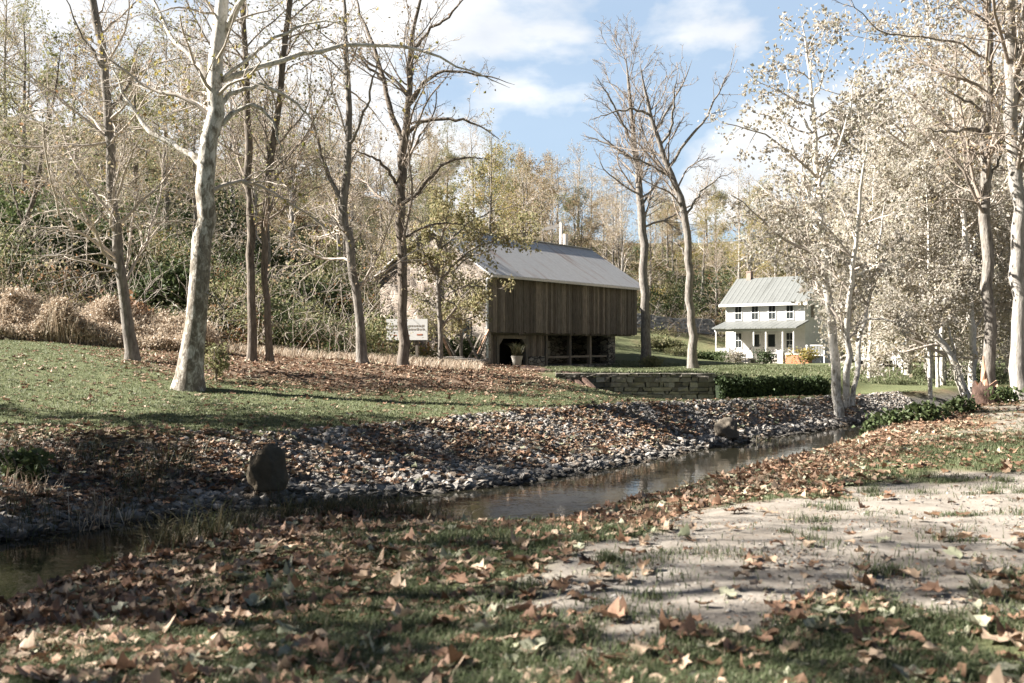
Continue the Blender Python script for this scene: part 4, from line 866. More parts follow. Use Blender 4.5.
def rotm(r, n, tilt=.4):
    a = r.rand(n) * 6.283; tx, ty = r.randn(n) * tilt, r.randn(n) * tilt; ca, sa = np.cos(a), np.sin(a); Z = np.zeros(n); O = np.ones(n)
    Rz = np.stack([np.stack([ca, -sa, Z], 1), np.stack([sa, ca, Z], 1), np.stack([Z, Z, O], 1)], 1)
    Rx = np.stack([np.stack([O, Z, Z], 1), np.stack([Z, np.cos(tx), -np.sin(tx)], 1), np.stack([Z, np.sin(tx), np.cos(tx)], 1)], 1)
    Ry = np.stack([np.stack([np.cos(ty), Z, np.sin(ty)], 1), np.stack([Z, O, Z], 1), np.stack([-np.sin(ty), Z, np.cos(ty)], 1)], 1)
    return Rz, Rx @ Ry, a, tx, ty

def riprap():
    r = np.random.RandomState(12); var = [stone_variant(r) for _ in range(14)]
    n = 260000; x = r.uniform(-10, 14, n); y = r.uniform(9, 37, n); dF, dT = sdist(x, y, FAR_EDGE), sdist(x, y, BANK_TOP); f = dF / np.maximum(dF - dT, .05)
    veg = sstep(-4.5, -6.5, x) * sstep(.35, .5, f)      # the left end of the bank is overgrown above the waterline
    keep = (dF > -.35) & (dT < .1) & (r.rand(n) < (1 - .93 * veg)); x, y, f = x[keep], y[keep], f[keep]
    n = min(len(x), 27000); x, y, f = x[:n], y[:n], f[:n]; s = (.022 + .05 * r.rand(n) ** 2.4) * (1 + .7 * (f < .2)); z = H(x, y) + s * .25
    _, R, a, _, _ = None, None, None, None, None
    Rz, Rt, a, tx, ty = rotm(r, n, .4); vi = r.randint(0, 14, n); score = s / y; order = np.argsort(-score); big = order[:300]; rest = order[300:]
    V, F, off = [], [], 0
    for k in range(14):
        ids = rest[vi[rest] == k]; v, f_ = var[k]; Rm = Rt[ids] @ Rz[ids]
        w = np.einsum('nij,vj->nvi', Rm, v) * s[ids, None, None] + np.stack([x, y, z], 1)[ids, None]; V.append(w.reshape(-1, 3))
        F.append((f_[None] + (np.arange(len(ids)) * len(v))[:, None, None] + off).reshape(-1, 3)); off += len(ids) * len(v)
    tag(link('riprap_stones', mesh_from('riprap_stones', np.vstack(V), [(np.vstack(F), 0, False)], [M['rock']])), 'mass of small grey riprap stones lining the far creek bank', 'stones', kind='stuff')
    ms = [mesh_from('stone', v, [(f_, 0, False)], [M['rock_obj']]) for v, f_ in var]
    for i in big:
        o = link('stone', ms[vi[i]], None, (x[i], y[i], z[i])); o.rotation_euler = (tx[i], ty[i], a[i]); o.scale = (s[i],) * 3
        tag(o, 'larger angular grey stone lying in the riprap of the far creek bank', 'stone', 'large stones of the riprap')
riprap()

LEAFOUT = np.array([(-.06, -.40), (.06, -.40), (.2, -.36), (.42, -.34), (.4, -.14), (.54, .05), (.4, .16), (.38, .4), (.2, .38), (0, .58), (-.2, .38), (-.38, .4), (-.4, .16), (-.54, .05), (-.4, -.14), (-.42, -.34), (-.2, -.36)])
def leaf_variant(r, curl, oval=False):
    base = LEAFOUT
    if oval: a = np.arctan2(LEAFOUT[:, 1], LEAFOUT[:, 0]); base = np.stack([np.cos(a) * .3, np.sin(a) * .52], 1)
    o = base * (1 + .16 * r.randn(len(base), 2)) * np.array([r.uniform(.7, 1.05), 1]); inner = o * .5; v2 = np.vstack([[0, 0], inner, o]); rad = np.hypot(v2[:, 0], v2[:, 1]); th = r.rand() * 6.28
    u = v2[:, 0] * np.cos(th) + v2[:, 1] * np.sin(th); w = -v2[:, 0] * np.sin(th) + v2[:, 1] * np.cos(th)
    z = curl * (u * u * 1.2 - .25 * w * w) + r.uniform(-.1, .45) * np.abs(v2[:, 0]) + .07 * r.randn(len(v2)) * rad * 2 + .04
    z += .1 * np.sin(u * 9 + th) * rad
    sh = 1 - .3 * min(1, abs(curl)) * rad; v = np.stack([v2[:, 0] * sh, v2[:, 1] * sh, z], 1); n = len(o); f3 = [(0, 1 + i, 1 + (i + 1) % n) for i in range(n)]; f4 = [(1 + i, 1 + n + i, 1 + n + (i + 1) % n, 1 + (i + 1) % n) for i in range(n)]
    return v, np.array(f3), np.array(f4)

def fallen_leaves():
    r = np.random.RandomState(14); var = [leaf_variant(r, c, k % 4 == 3) for k, c in enumerate(np.linspace(-.7, 1.2, 20))]
    X, Y = [], []
    def add(x, y): X.append(x); Y.append(y)
    # near bank: a thick drift along the lip, thinner in the grass, almost none on the track
    n = 150000; y = 3.4 + 25 * r.rand(n) ** 1.35; px = r.uniform(-120, 1380, n); x = (px - 512) / FPX * y
    dN = sdist(x, y, NEAR_LIP); dm = dirt_mask(x, y); cl = vnoise(x, y, .7, 41) * .6 + vnoise(x, y, .25, 42) * .4
    dens = (.9 * sstep(-3.0, -.6, dN) + .18 * sstep(-7.5, -2.5, dN) + .03 + (.4 * sstep(14.5, 20, y))) * np.clip(cl * 2.2 - .5, .05, 1.3) * (1 - .93 * dm)
    dens *= np.clip(.22 + y / 24, 0, .9)
    k = (dN < .15) & (r.rand(n) < dens); add(x[k], y[k])
    # a loose drift over the frontmost grass
    n = 13000; y = 3.4 + 4.2 * r.rand(n); px = r.uniform(-120, 1380, n); x = (px - 512) / FPX * y; k = (sdist(x, y, NEAR_LIP) < .3) & (r.rand(n) < (.12 + .35 * vnoise(x, y, .6, 43) ** 1.5 * 1.3) * (1 - .8 * dirt_mask(x, y)) * np.where(px < 450, 1.2, .7)); add(x[k], y[k])
    # far bank stones, lawn, leaf covered slope
    n = 46000; y = 13 + 22 * r.rand(n); px = r.uniform(0, 860, n); x = (px - 512) / FPX * y; dT, dF = sdist(x, y, BANK_TOP), sdist(x, y, FAR_EDGE); L = polysd(x, y, LITTER)
    p = np.where(dT > 0, .055 + .09 * vnoise(x, y, 1.5, 44) + .75 * sstep(-2, .3, L), np.where(dF > .3, 1.0 * np.clip(vnoise(x, y, .8, 45) * 2.6 - .45, .1, 1), 0)); p += .6 * sstep(-3.3, -4.5, x) * (dT < 0) * (dF > .55)
    k = (r.rand(n) < p) & (y < wall_y(x) - .3); add(x[k], y[k])
    n = 9000; y = 33 + 18 * r.rand(n); px = r.uniform(230, 540, n); x = (px - 512) / FPX * y; k = polysd(x, y, LITTER) > -.4; add(x[k], y[k])
    nbig = sum(len(a) for a in X)
    n = 12000; y = 4.4 + 12 * r.rand(n) ** 1.3; px = r.uniform(380, 1300, n); x = (px - 512) / FPX * y; k = (dirt_mask(x, y) > .3) & (r.rand(n) < .15 + .8 * vnoise(x, y, .5, 46) ** 2); add(x[k], y[k])
    x, y = np.concatenate(X), np.concatenate(Y); n = len(x); s = .065 + .095 * r.rand(n) ** 1.3; s[nbig:] = .012 + .022 * r.rand(n - nbig); z = H(x, y) + s * .12 + .015 * (y < 16) * r.rand(n); z = np.where((sdist(x, y, FAR_EDGE) > 0) & (sdist(x, y, BANK_TOP) < 0), z + .06, z)
    Rz, Rt, a, tx, ty = rotm(r, n, .15); vi = r.randint(0, 20, n); mi = r.choice(4, n, p=[.31, .3, .1, .29])
    px = 512 + x / y * FPX; py = HOR + (CAMZ - z) / y * FPX; vis = (px > 5) & (px < 1019) & (py < 678) & (sdist(x, y, NEAR_LIP) < 0)
    order = np.argsort(-(s / y) * vis); big = order[:300]; rest = order[300:]
    V, G, off = [], [], 0
    for k in range(20):
        ids = rest[vi[rest] == k]; v, f3, f4 = var[k]; Rm = Rt[ids] @ Rz[ids]
        w = np.einsum('nij,vj->nvi', Rm, v) * s[ids, None, None] + np.stack([x, y, z], 1)[ids, None]; V.append(w.reshape(-1, 3)); o = (np.arange(len(ids)) * len(v))[:, None, None] + off
        G += [((f3[None] + o).reshape(-1, 3), np.repeat(mi[ids], len(f3)), True), ((f4[None] + o).reshape(-1, 4), np.repeat(mi[ids], len(f4)), True)]; off += len(ids) * len(v)
    tag(link('leaf_litter', mesh_from('leaf_litter', np.vstack(V), G, [M['fallen_' + k] for k in FALL])), 'brown leaf litter drifted along the creek banks and lawn', 'leaf litter', kind='stuff')
    LAB = {'russet': 'curled russet sycamore leaf on the grass in the foreground', 'tan': 'pale tan sycamore leaf on the grass in the foreground', 'greygreen': 'dull grey green sycamore leaf on the grass in the foreground', 'umber': 'dark umber withered leaf on the grass in the foreground'}
    ms = {}
    for i in big:
        kk = (vi[i], mi[i])
        if kk not in ms: v, f3, f4 = var[vi[i]]; ms[kk] = mesh_from('fallen_leaf', v, [(f3, 0, True), (f4, 0, True)], [M['fallen_' + FALL[mi[i]]]])
        o = link('fallen_leaf', ms[kk], None, (x[i], y[i], z[i])); o.rotation_euler = (tx[i], ty[i], a[i]); o.scale = (s[i],) * 3
        tag(o, LAB[FALL[mi[i]]], 'fallen leaf', FALL[mi[i]] + ' fallen leaves in the foreground')
fallen_leaves()

def pebbles():
    r = np.random.RandomState(15); v, f_ = stone_variant(r, .6); n = 21000; y = 4.4 + 10 * r.rand(n) ** 1.3; px = r.uniform(380, 1300, n); x = (px - 512) / FPX * y
    k = (dirt_mask(x, y) > .35) & (r.rand(n) < vnoise(x, y, .7, 47) ** 2 * 1.2); x, y = x[k], y[k]; n = len(x); s = .005 + .014 * r.rand(n) ** 3; Rz, Rt, *_ = rotm(r, n, .3)
    w = np.einsum('nij,vj->nvi', Rt @ Rz, v) * s[:, None, None] + np.stack([x, y, H(x, y) + .004], 1)[:, None]; F = (f_[None] + (np.arange(n) * len(v))[:, None, None]).reshape(-1, 3)
    tag(link('gravel', mesh_from('gravel', w.reshape(-1, 3), [(F, 0, False)], [M['rock']])), 'small gravel and crumbs of soil scattered on the bare dirt', 'gravel', kind='stuff')
pebbles()

def boulder(name, label, px, py, d, w, h, dp, mat, seed, amp=1.0):
    r = np.random.RandomState(seed); bm = __import__('bmesh').new(); __import__('bmesh').ops.create_icosphere(bm, subdivisions=4, radius=1); me = bpy.data.meshes.new(name)
    off = r.rand(3) * 9
    for v in bm.verts:
        c = v.co; f = 1 + amp * .16 * math.sin(c.x * 3 + off[0]) * math.cos(c.y * 3.3 + off[1]) + amp * .12 * math.sin(c.z * 4 + off[2] + c.x * 2) + .04 * math.sin(c.x * 11 + c.z * 9) + .03 * math.sin(c.y * 17 + c.z * 21) + .05 * math.sin(c.x * 7 - c.z * 6 + off[1]) + .02 * math.sin(c.x * 29 + c.y * 23)
        c = c * f; v.co = (max(-1.1, min(1.05, c.x)) * w * (1 - .06 * c.z), max(-.85, min(.95, c.y)) * dp, max(-.6, c.z) * h)
    bm.to_mesh(me); bm.free(); me.materials.append(mat); me.polygons.foreach_set('use_smooth', [True] * len(me.polygons))
    p = P(px, py, d); tag(link(name, me, None, tuple(p)), label, 'boulder')
boulder('boulder', 'upright dark brown boulder at the creek edge below the lawn', 268, 472, 15.0, .28, .43, .3, M['boulder'], 3, .45)
boulder('boulder', 'squat brown boulder at the far end of the riprap by the water', 726, 430, 24.4, .28, .3, .3, M['boulder_pale'], 4)

# ------------------------------------------------------------------ barn
def barn():
    A = (-1.4, 55.0); zb = .28; ang = math.atan2(14, 10.3); LEN, DEP, EAVE, RISE, LOW = 17.0, 8.1, 5.35, 2.62, 1.95
    root = thing('barn', 'weathered brown timber barn with grey metal roof and stone lower level', 'barn', (*A, zb), ang); r = np.random.RandomState(2)
    # boarded front: every board its own piece with an uneven lower end
    m = MB(); x = 0.0
    while x < 16.7:
        w = .2 + .09 * r.rand(); dz = r.rand() ** 2 * .16; dy = r.rand() * .03; m.box(x + .008, min(x + w - .008, 16.9), -.05 - dy, 0, LOW - dz, EAVE - .12 - .02 * r.rand()); x += w
    m.build('siding', M['barn_boards'], root)
    # far end boards and dark lining so nothing shows through the gaps
    m = MB(); y = 0.02
    while y < DEP - .2: m.box(16.88, 16.93 + .02 * r.rand(), y, y + .21, LOW - .03, EAVE - .1 + max(0, RISE * (1 - abs((y + .1) / (DEP / 2) - 1)) - .25)); y += .225
    m.build('end_boards', M['barn_boards'], root)
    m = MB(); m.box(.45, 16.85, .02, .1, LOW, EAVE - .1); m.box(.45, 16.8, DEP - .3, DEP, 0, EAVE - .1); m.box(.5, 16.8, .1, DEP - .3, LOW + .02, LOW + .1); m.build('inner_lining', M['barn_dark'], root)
    # stone gable on the sunny end
    m = MB(); m.poly([(0, .03, -.6), (0, DEP, -.6), (0, DEP, EAVE - .1), (0, DEP / 2, EAVE + RISE - .12), (0, .03, EAVE - .1)], (.42, 0, 0)); m.build('gable_wall', M['barnstone'], root)
    w = MB().box(-.03, .05, 1.2, 2.0, 1.7, 2.6).build('gable_window', M['glass'], root); MB().box(-.05, .03, 1.1, 1.2, 1.6, 2.7).box(-.05, .03, 2.0, 2.1, 1.6, 2.7).box(-.05, .03, 1.2, 2.0, 2.6, 2.7).box(-.05, .03, 1.2, 2.0, 1.6, 1.7).build('frame', M['timber'], w)
    # roof: two slopes with overhang
    sl = RISE / (DEP / 2); t = .1
    for nm, s in (('roof', 0), ('roof', 1)):
        m = MB(); y0, y1 = (-.5, DEP / 2) if s == 0 else (DEP + .5, DEP / 2); z0, z1 = EAVE - .5 * sl, EAVE + RISE
        m.hexa([(-.35, y0, z0), (17.45, y0, z0), (17.45, y1, z1), (-.35, y1, z1), (-.35, y0, z0 + t), (17.45, y0, z0 + t), (17.45, y1, z1 + t), (-.35, y1, z1 + t)] if s == 0 else
               [(17.45, y0, z0), (-.35, y0, z0), (-.35, y1 + .003, z1), (17.45, y1 + .003, z1), (17.45, y0, z0 + t), (-.35, y0, z0 + t), (-.35, y1 + .003, z1 + t), (17.45, y1 + .003, z1 + t)])
        o = m.build(nm, M['barn_roof'], root)
    MB().bar((-.36, DEP / 2, EAVE + RISE + t + .02), (17.46, DEP / 2, EAVE + RISE + t + .02), .3, .05).build('ridge_cap', M['barn_roof'], root)
    MB().bar((-.3, -.56, EAVE - .5 * sl - .02), (17.4, -.56, EAVE - .5 * sl - .02), .12, .12).build('gutter', M['greypole'], root)
    MB().cyl((-.08, -.1, .5), (-.08, -.1, EAVE - .5), .07, .07, 8).cyl((-.08, -.1, EAVE - .5), (-.1, -.5, EAVE - .38), .07, .07, 8).build('downspout', M['white_paint'], root)
    # lower level: boarded panel, arched doorway, boarded panel, open bay on posts, stone pier
    f = .62
    m = MB(); x = .45
    while x < 1.55: m.box(x, x + .2, f - .05, f, 0, LOW - .14); x += .215
    m.build('lower_boards', M['barn_boards'], root); m = MB(); x = 4.75
    while x < 6.4: m.box(x, x + .2, f - .05 - .02 * r.rand(), f, .55, LOW - .14); x += .215
    m.build('lower_boards', M['barn_boards'], root)
    MB().box(4.75, 6.4, f - .12, f + .3, -.5, .54).build('plinth', M['drystone'], root)
    m = MB(); m.box(1.6, 1.85, f - .1, f + .1, 0, LOW - .16); m.box(4.45, 4.7, f - .1, f + .1, 0, LOW - .16); m.box(1.85, 4.45, f - .1, f + .1, LOW - .36, LOW - .16)
    m.poly([(1.853, f - .09, LOW - .363), (2.25, f - .09, LOW - .363), (1.853, f - .09, LOW - .75)], (0, .18, 0)); m.poly([(4.447, f - .09, LOW - .363), (4.447, f - .09, LOW - .75), (4.05, f - .09, LOW - .363)], (0, .18, 0)); m.build('door_frame', M['timber'], root)
    m = MB(); m.box(.45, 16.9, f - .2, f + .05, LOW - .135, LOW - .01); m.build('beam', M['timber'], root)
    m = MB()
    for x in (6.55, 9.2, 11.6): m.box(x, x + .22, f - .1, f + .12, -.2, LOW - .14)
    m.box(6.77, 13.8, f - .05, f + .05, .42, .55); m.build('bay_posts', M['timber'], root)
    MB().box(13.85, 14.75, f - .15, f + .5, -.5, LOW - .14).build('stone_pier', M['drystone'], root)
    m = MB(); m.box(7.0, 13.8, 3.6, 3.8, -.3, LOW - .02); m.box(6.3, 6.5, f + .1, 3.6, -.3, LOW - .02); m.box(14.3, 14.5, f + .5, DEP - .4, -.3, LOW - .02); m.build('back_wall', M['drystone'], root)
    MB().box(.5, 14.7, -.05, DEP - .3, -.42, -.02).build('floor_slab', M['drystone'], root)
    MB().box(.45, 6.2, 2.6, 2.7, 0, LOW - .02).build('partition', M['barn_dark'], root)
    # pale panel coloured as daylight on the far side of the open bay
    w = MB().box(10.0, 11.4, 3.5, 3.58, .6, 1.5).build('daylight_panel', M['clay'], root); MB().box(10.66, 10.74, 3.44, 3.49, .6, 1.5).box(10.0, 11.4, 3.4, 3.438, 1.02, 1.1).build('panel_bars', M['timber'], w)
barn()
p = P(521, 370, 51.5); t = thing('planter', 'pale tapered planter pot with dry grasses before the barn doorway', 'planter', tuple(gpt(517, 51.5)))
MB().lathe([(.19, 0), (.25, .44), (.3, .62), (.32, .65), (.28, .65), (.25, .56)]).build('pot', M['clay'], t, smooth=True)
r = np.random.RandomState(4); n = 150; v, q, tr = blades(r.randn(n) * .1, r.randn(n) * .1, np.full(n, .55), .85, .012, r, .9); link('plant', mesh_from('plant', v, [(q, 0, False), (tr, 0, False)], [M['weed']]), t)

# ramp of half buried sleepers falling from the doorway
for k in range(3):
    a, b = P(514 + k * 7, 371.5 - k * .6, 50 - k * 1.0), P(577 + k * 9, 399 - k * 3, 36 - k * .2); a, b = gpt(514 + k * 8, 50 - k), gpt(570 + k * 12, 36.0 - k * .4)
    m = MB(); prev = None
    for t_ in np.linspace(0, 1, 9):
        q_ = a * (1 - t_) + b * t_; q_[0] += .5 * math.sin(t_ * math.pi) * -1; q_[2] = H1(q_[0], q_[1]) + .0
        if prev is not None: m.bar(prev, q_, .14, .12)
        prev = q_
    tag(m.build('edging_timber', M['stump_bark']), ['dark timber edging of the ramp nearest the pot, left rail', 'dark timber edging of the ramp, middle rail', 'dark timber edging of the ramp, right rail beside the grass'][k], 'edging', 'timber edging of the barn ramp')

# ------------------------------------------------------------------ house
def house():
    A = np.array((17.6, 82.0)); e = np.array((.75, -.66)); e /= np.hypot(*e); ang = math.atan2(e[1], e[0]); zb = -.15
    root = thing('farmhouse', 'white two storey farmhouse with green grey metal roof and front porch', 'house', (*A, zb), ang)
    L, D, EV, RI = 6.9, 5.2, 5.12, 2.0; fl = .6
    WIN = [(s, 3.72, 4.8) for s in (1.17, 2.66, 4.15, 5.66)] + [(1.17, 1.45, 2.6), (5.66, 1.45, 2.6)]; DOORS = [2.75, 4.12]
    m = MB(); m.poly([(0, 0, 0), (L, 0, 0), (L, D, 0), (0, D, 0)], (0, 0, EV)); m.poly([(0.001, 0.001, EV + .001), (.001, D - .001, EV + .001), (.001, D / 2, EV + RI)], (L - .002, 0, 0)); m.build('wall', M['clapboard'], root)
    for s, z0, z1 in WIN:
        w = .28; o = MB().box(s - w - .07, s + w + .07, -.05, .02, z0 - .08, z0).box(s - w - .07, s + w + .07, -.05, .02, z1, z1 + .08).box(s - w - .07, s - w, -.05, .02, z0, z1).box(s + w, s + w + .07, -.05, .02, z0, z1).build('window', M['white_paint'], root)
        MB().box(s - w, s + w, -.022, .01, z0, z1).build('pane', M['glass'], o)
        zm = (z0 + z1) / 2; MB().box(s - w, s + w, -.04, -.025, zm - .022, zm + .022).box(s - .009, s + .009, -.038, -.026, z0, zm - .022).box(s - .009, s + .009, -.038, -.026, zm + .022, z1).build('muntin', M['white_paint'], o)
    for s in DOORS:
        o = MB().box(s - .45, s + .45, -.05, .02, fl + .02, fl + 2.05).build('door', M['white_paint'], root)
        MB().box(s - .3, s + .3, -.06, -.052, fl + .9, fl + 1.9).build('pane', M['glass'], o); MB().box(s + .34, s + .4, -.09, -.052, fl + .95, fl + 1.1).build('handle', M['dark_iron'], o)
    for y in (1.3, 3.4):
        o = MB().box(L - .02, L + .04, y - .4, y + .4, 3.75, 4.9).build('window', M['white_paint'], root); MB().box(L + .045, L + .055, y - .33, y + .33, 3.82, 4.83).build('pane', M['glass'], o)
    sl = RI / (D / 2); t = .12
    for s in (0, 1):
        y0 = -.4 if s == 0 else D + .4; z0 = EV - .4 * sl; x0, x1 = -.4, L + .4
        MB().hexa([(x0, y0, z0), (x1, y0, z0), (x1, D / 2 + s * .003, EV + RI), (x0, D / 2 + s * .003, EV + RI), (x0, y0, z0 + t), (x1, y0, z0 + t), (x1, D / 2 + s * .003, EV + RI + t), (x0, D / 2 + s * .003, EV + RI + t)][:8] if s == 0 else
                  [(x1, y0, z0), (x0, y0, z0), (x0, D / 2 + .003, EV + RI), (x1, D / 2 + .003, EV + RI), (x1, y0, z0 + t), (x0, y0, z0 + t), (x0, D / 2 + .003, EV + RI + t), (x1, D / 2 + .003, EV + RI + t)]).build('roof', M['house_roof'], root)
    MB().bar((-.4, -.43, EV - .4 * sl + .06), (L + .4, -.43, EV - .4 * sl + .06), .05, .2).build('fascia', M['white_paint'], root)
    o = MB().box(.6, 1.0, D / 2 - .22, D / 2 + .22, EV + RI - .3, EV + RI + .62).build('chimney', M['chim'], root); MB().box(.56, 1.04, D / 2 - .26, D / 2 + .26, EV + RI + .623, EV + RI + .7).build('cap', M['chim'], o)
    # porch
    pd = 1.95
    MB().box(.1, L + .6, -pd - .1, -.003, fl - .14, fl).build('porch_floor', M['deck_wood'], root)
    MB().box(.15, L + .55, -pd, -.02, .0, fl - .143).build('porch_skirt', M['deck_wood'], root)
    MB().hexa([(.0, -pd - .3, 2.93), (L + .35, -pd - .3, 2.93), (L + .35, -.003, 3.5), (.0, -.003, 3.5), (.0, -pd - .3, 3.02), (L + .35, -pd - .3, 3.02), (L + .35, -.003, 3.6), (.0, -.003, 3.6)]).build('porch_roof', M['house_roof'], root)
    MB().box(.1, L + .1, -pd - .06, -pd + .06, 2.72, 2.92).build('porch_beam', M['white_paint'], root)
    for s in (.22, 1.95, 3.55, 4.6, 6.0, L): MB().box(s - .045, s + .045, -pd - .045, -pd + .045, fl + .002, 2.72).build('porch_post', M['white_paint'], root)
    m = MB(); m.bar((.22, -pd + .06, fl + .85), (.22, -.01, fl + .85), .06); m.bar((.22, -pd + .06, fl + .12), (.22, -.01, fl + .12), .05)
    for y in np.arange(-pd + .2, -.05, .14): m.bar((.22, y, fl + .12), (.22, y, fl + .85), .03)
    m.build('railing', M['white_paint'], root)
    m = MB()
    for k in range(3): m.box(2.1, 3.4, -pd - .1 - .3 * (k + 1), -pd - .1 - .3 * k - .002, 0, fl - .15 * (k + 1))
    m.build('porch_steps', M['clay'], root)
    m = MB()
    for s in (2.1, 3.4): m.bar((s, -pd - .1, fl + .85), (s, -pd - 1.0, .95), .04); m.bar((s, -pd - 1.0, 0), (s, -pd - 1.0, .97), .05); m.bar((s, -pd - .55, fl - .3), (s, -pd - .55, fl + .4), .03)
    m.build('step_railing', M['dark_iron'], root)
    e2 = np.array((-e[1], e[0])); W = lambda s, y: A + e * s + e2 * y
    # things on and by the porch
    def chair(s, y, label):
        q = W(s, y); t = thing('porch_chair', label, 'chair', (*q, zb + fl), ang, 'white chairs on the porch')
        MB().box(-.25, .25, -.25, .25, .4, .44).build('seat', M['white_paint'], t); m = MB()
        for x in np.linspace(-.22, .22, 5): m.bar((x, .23, .44), (x, .36, 1.05), .04, .02)
        m.bar((-.25, .36, 1.05), (.25, .36, 1.05), .05); m.build('backrest', M['white_paint'], t)
        for x in (-.23, .23):
            for yy in (-.22, .22): MB().bar((x, yy, 0), (x, yy, .4), .04).build('leg', M['white_paint'], t)
            MB().bar((x, -.25, .62), (x, .27, .62), .06, .03).build('armrest', M['white_paint'], t)
    chair(5.0, -1.0, 'white slatted chair on the porch left of the lower right window'); chair(6.1, -1.0, 'white slatted chair at the right end of the porch')
    q = W(8.3, -1.2); t = thing('lattice_screen', 'white framed lattice screen right of the porch above the brick pier', 'screen', (*q, H1(*q)), ang)
    m = MB(); m.box(-.75, .75, -.04, .04, 1.5, 1.58).box(-.75, .75, -.04, .04, .75, .83).box(-.75, -.67, -.04, .04, 0, 1.5).box(.67, .75, -.04, .04, 0, 1.5).build('frame', M['white_paint'], t)
    m = MB(); [m.bar((x, 0, .83), (x, 0, 1.5), .02) for x in np.arange(-.6, .65, .12)]; m.build('lattice', M['white_paint'], t)
    q = W(8.0, -3.4); t = thing('brick_pier', 'orange red brick retaining block beside the house porch', 'brick wall', (*q, H1(*q)), ang)
    MB().box(-.9, .9, -.3, .3, -.2, .85).build('brickwork', M['brick'], t); MB().box(-.95, .95, -.35, .35, .853, .93).build('coping', M['clay'], t)
    q = W(6.7, -3.6); tag(MB().box(-.22, .22, -.22, .22, -.2, 1.05).box(-.27, .27, -.27, .27, 1.053, 1.15).build('gate_pillar', M['white_paint'], None, (*q, H1(*q)), ang), 'white square pillar left of the orange brick block', 'pillar')
house()

# ------------------------------------------------------------------ walls, sign, deck, stump, pole, cables
def stone_wall(name, label, pts, h, t, mat, seed, zoff=0.0):
    r = np.random.RandomState(seed); m = MB(); base = pts[0]; P0 = np.array(pts, float); s = np.concatenate([[0], np.cumsum(np.hypot(*np.diff(P0[:, :2], axis=0).T))])
    def at(u): return np.array([np.interp(u, s, P0[:, 0]), np.interp(u, s, P0[:, 1]), np.interp(u, s, P0[:, 2])])
    # courses of separate rough blocks within one mesh
    z = -.6
    while z < h - .02:
        ch = .1 + .1 * r.rand(); ch = min(ch, h - z); u = -.2 * r.rand()
        while u < s[-1]:
            l = .14 + .3 * r.rand(); a, b = at(max(u, 0)), at(min(u + l - .015, s[-1])); d = b - a; ln = math.hypot(d[0], d[1])
            if ln > .05:
                nx, ny = -d[1] / ln, d[0] / ln; o1 = t / 2 + .05 * r.rand(); o2 = t / 2; zz0, zz1 = a[2] + z, a[2] + z + ch - .014; j = lambda: (r.rand() - .5) * .07
                m.hexa([(a[0] - nx * o1 + j(), a[1] - ny * o1 + j(), zz0), (b[0] - nx * o1 + j(), b[1] - ny * o1 + j(), zz0 + j() * .4), (b[0] + nx * o2, b[1] + ny * o2, zz0), (a[0] + nx * o2, a[1] + ny * o2, zz0),
                        (a[0] - nx * o1 + j(), a[1] - ny * o1 + j(), zz1), (b[0] - nx * o1 + j(), b[1] - ny * o1 + j(), zz1 + j() * .4), (b[0] + nx * o2, b[1] + ny * o2, zz1), (a[0] + nx * o2, a[1] + ny * o2, zz1)])
            u += l
        z += ch
    for i in range(len(m.v)): m.v[i] = m.v[i] - np.array(base)
    return tag(m.build(name, mat, None, tuple(base)), label, 'stone wall')
def wallstones(name, cols):
    m, nt, bs, o = newmat(name); g = nt.nodes.new('ShaderNodeNewGeometry'); tc = nt.nodes.new('ShaderNodeTexCoord')
    c = ramp(nt, g.outputs['Random Per Island'], [(i / (len(cols) - 1), k) for i, k in enumerate(cols)]); n = noise(nt, tc.outputs['Object'], 10, 6, .65)
    nt.links.new(mixc(nt, .6, c, ramp(nt, n, [(.3, (.4, .4, .38)), (.7, (1.1, 1.1, 1.1))]), 'MULTIPLY'), bs.inputs['Base Color']); bump(nt, bs, n, .6, .03); return m
WS = wallstones('wall_stones', [(.09, .08, .065), (.2, .18, .15), (.36, .33, .28), (.12, .11, .09), (.28, .25, .21)]); WB = wallstones('blue_wall_stones', [(.16, .165, .18), (.3, .31, .33), (.42, .43, .44), (.22, .225, .24)])
stone_wall('retaining_wall', 'dry stone retaining wall holding the grass terrace below the barn', [(1.6, 36.5, -.5), (4.5, 36.5, -.5), (7.4, 36.55, -.5)], .98, .5, WS, 5)
a, b, c = gpt(636, 93), gpt(672, 93), gpt(712, 96)
stone_wall('garden_wall', 'bluish stone wall up on the hill foot behind the two tall bare trees', [tuple(a), tuple(b), tuple(c)], 1.5, .6, WB, 6)

def sign_board():
    d = 42; g = gpt(407, d); g[2] = min(g[2], .9); q = P(407, 330, d); t = thing('sign_board', 'white rectangular sign board with faded marks on posts behind the forked tree', 'sign', (g[0], d, g[2]), math.radians(-14)); z0, z1 = P(0, 340, d)[2] - g[2], P(0, 319, d)[2] - g[2]
    MB().box(-.92, .92, -.03, .03, z0, z1).build('board', M['white_paint'], t)
    for x in (-.75, .42): MB().box(x - .06, x + .06, .035, .14, -.5, z1 - .05).build('post', M['timber'], t)
    r = np.random.RandomState(3); m = MB()
    for row, zf in enumerate((.68, .52)):
        x = -.8
        while x < .75:
            w = .05 + .09 * r.rand(); zc = z0 + (z1 - z0) * zf; m.box(x, x + w, -.036, -.031, zc - .05, zc + .05 * r.rand()); x += w + .04
    m.build('faded_marks', M['deck_wood'], t)
    m = MB(); zc = z0 + (z1 - z0) * .22; m.box(-.1, .12, -.036, -.031, zc - .03, zc + .02); m.box(.45, .7, -.036, -.031, zc, zc + .06); m.box(-.6, -.45, -.036, -.031, zc - .02, zc + .03); m.build('red_marks', M['brick'], t)
sign_board()

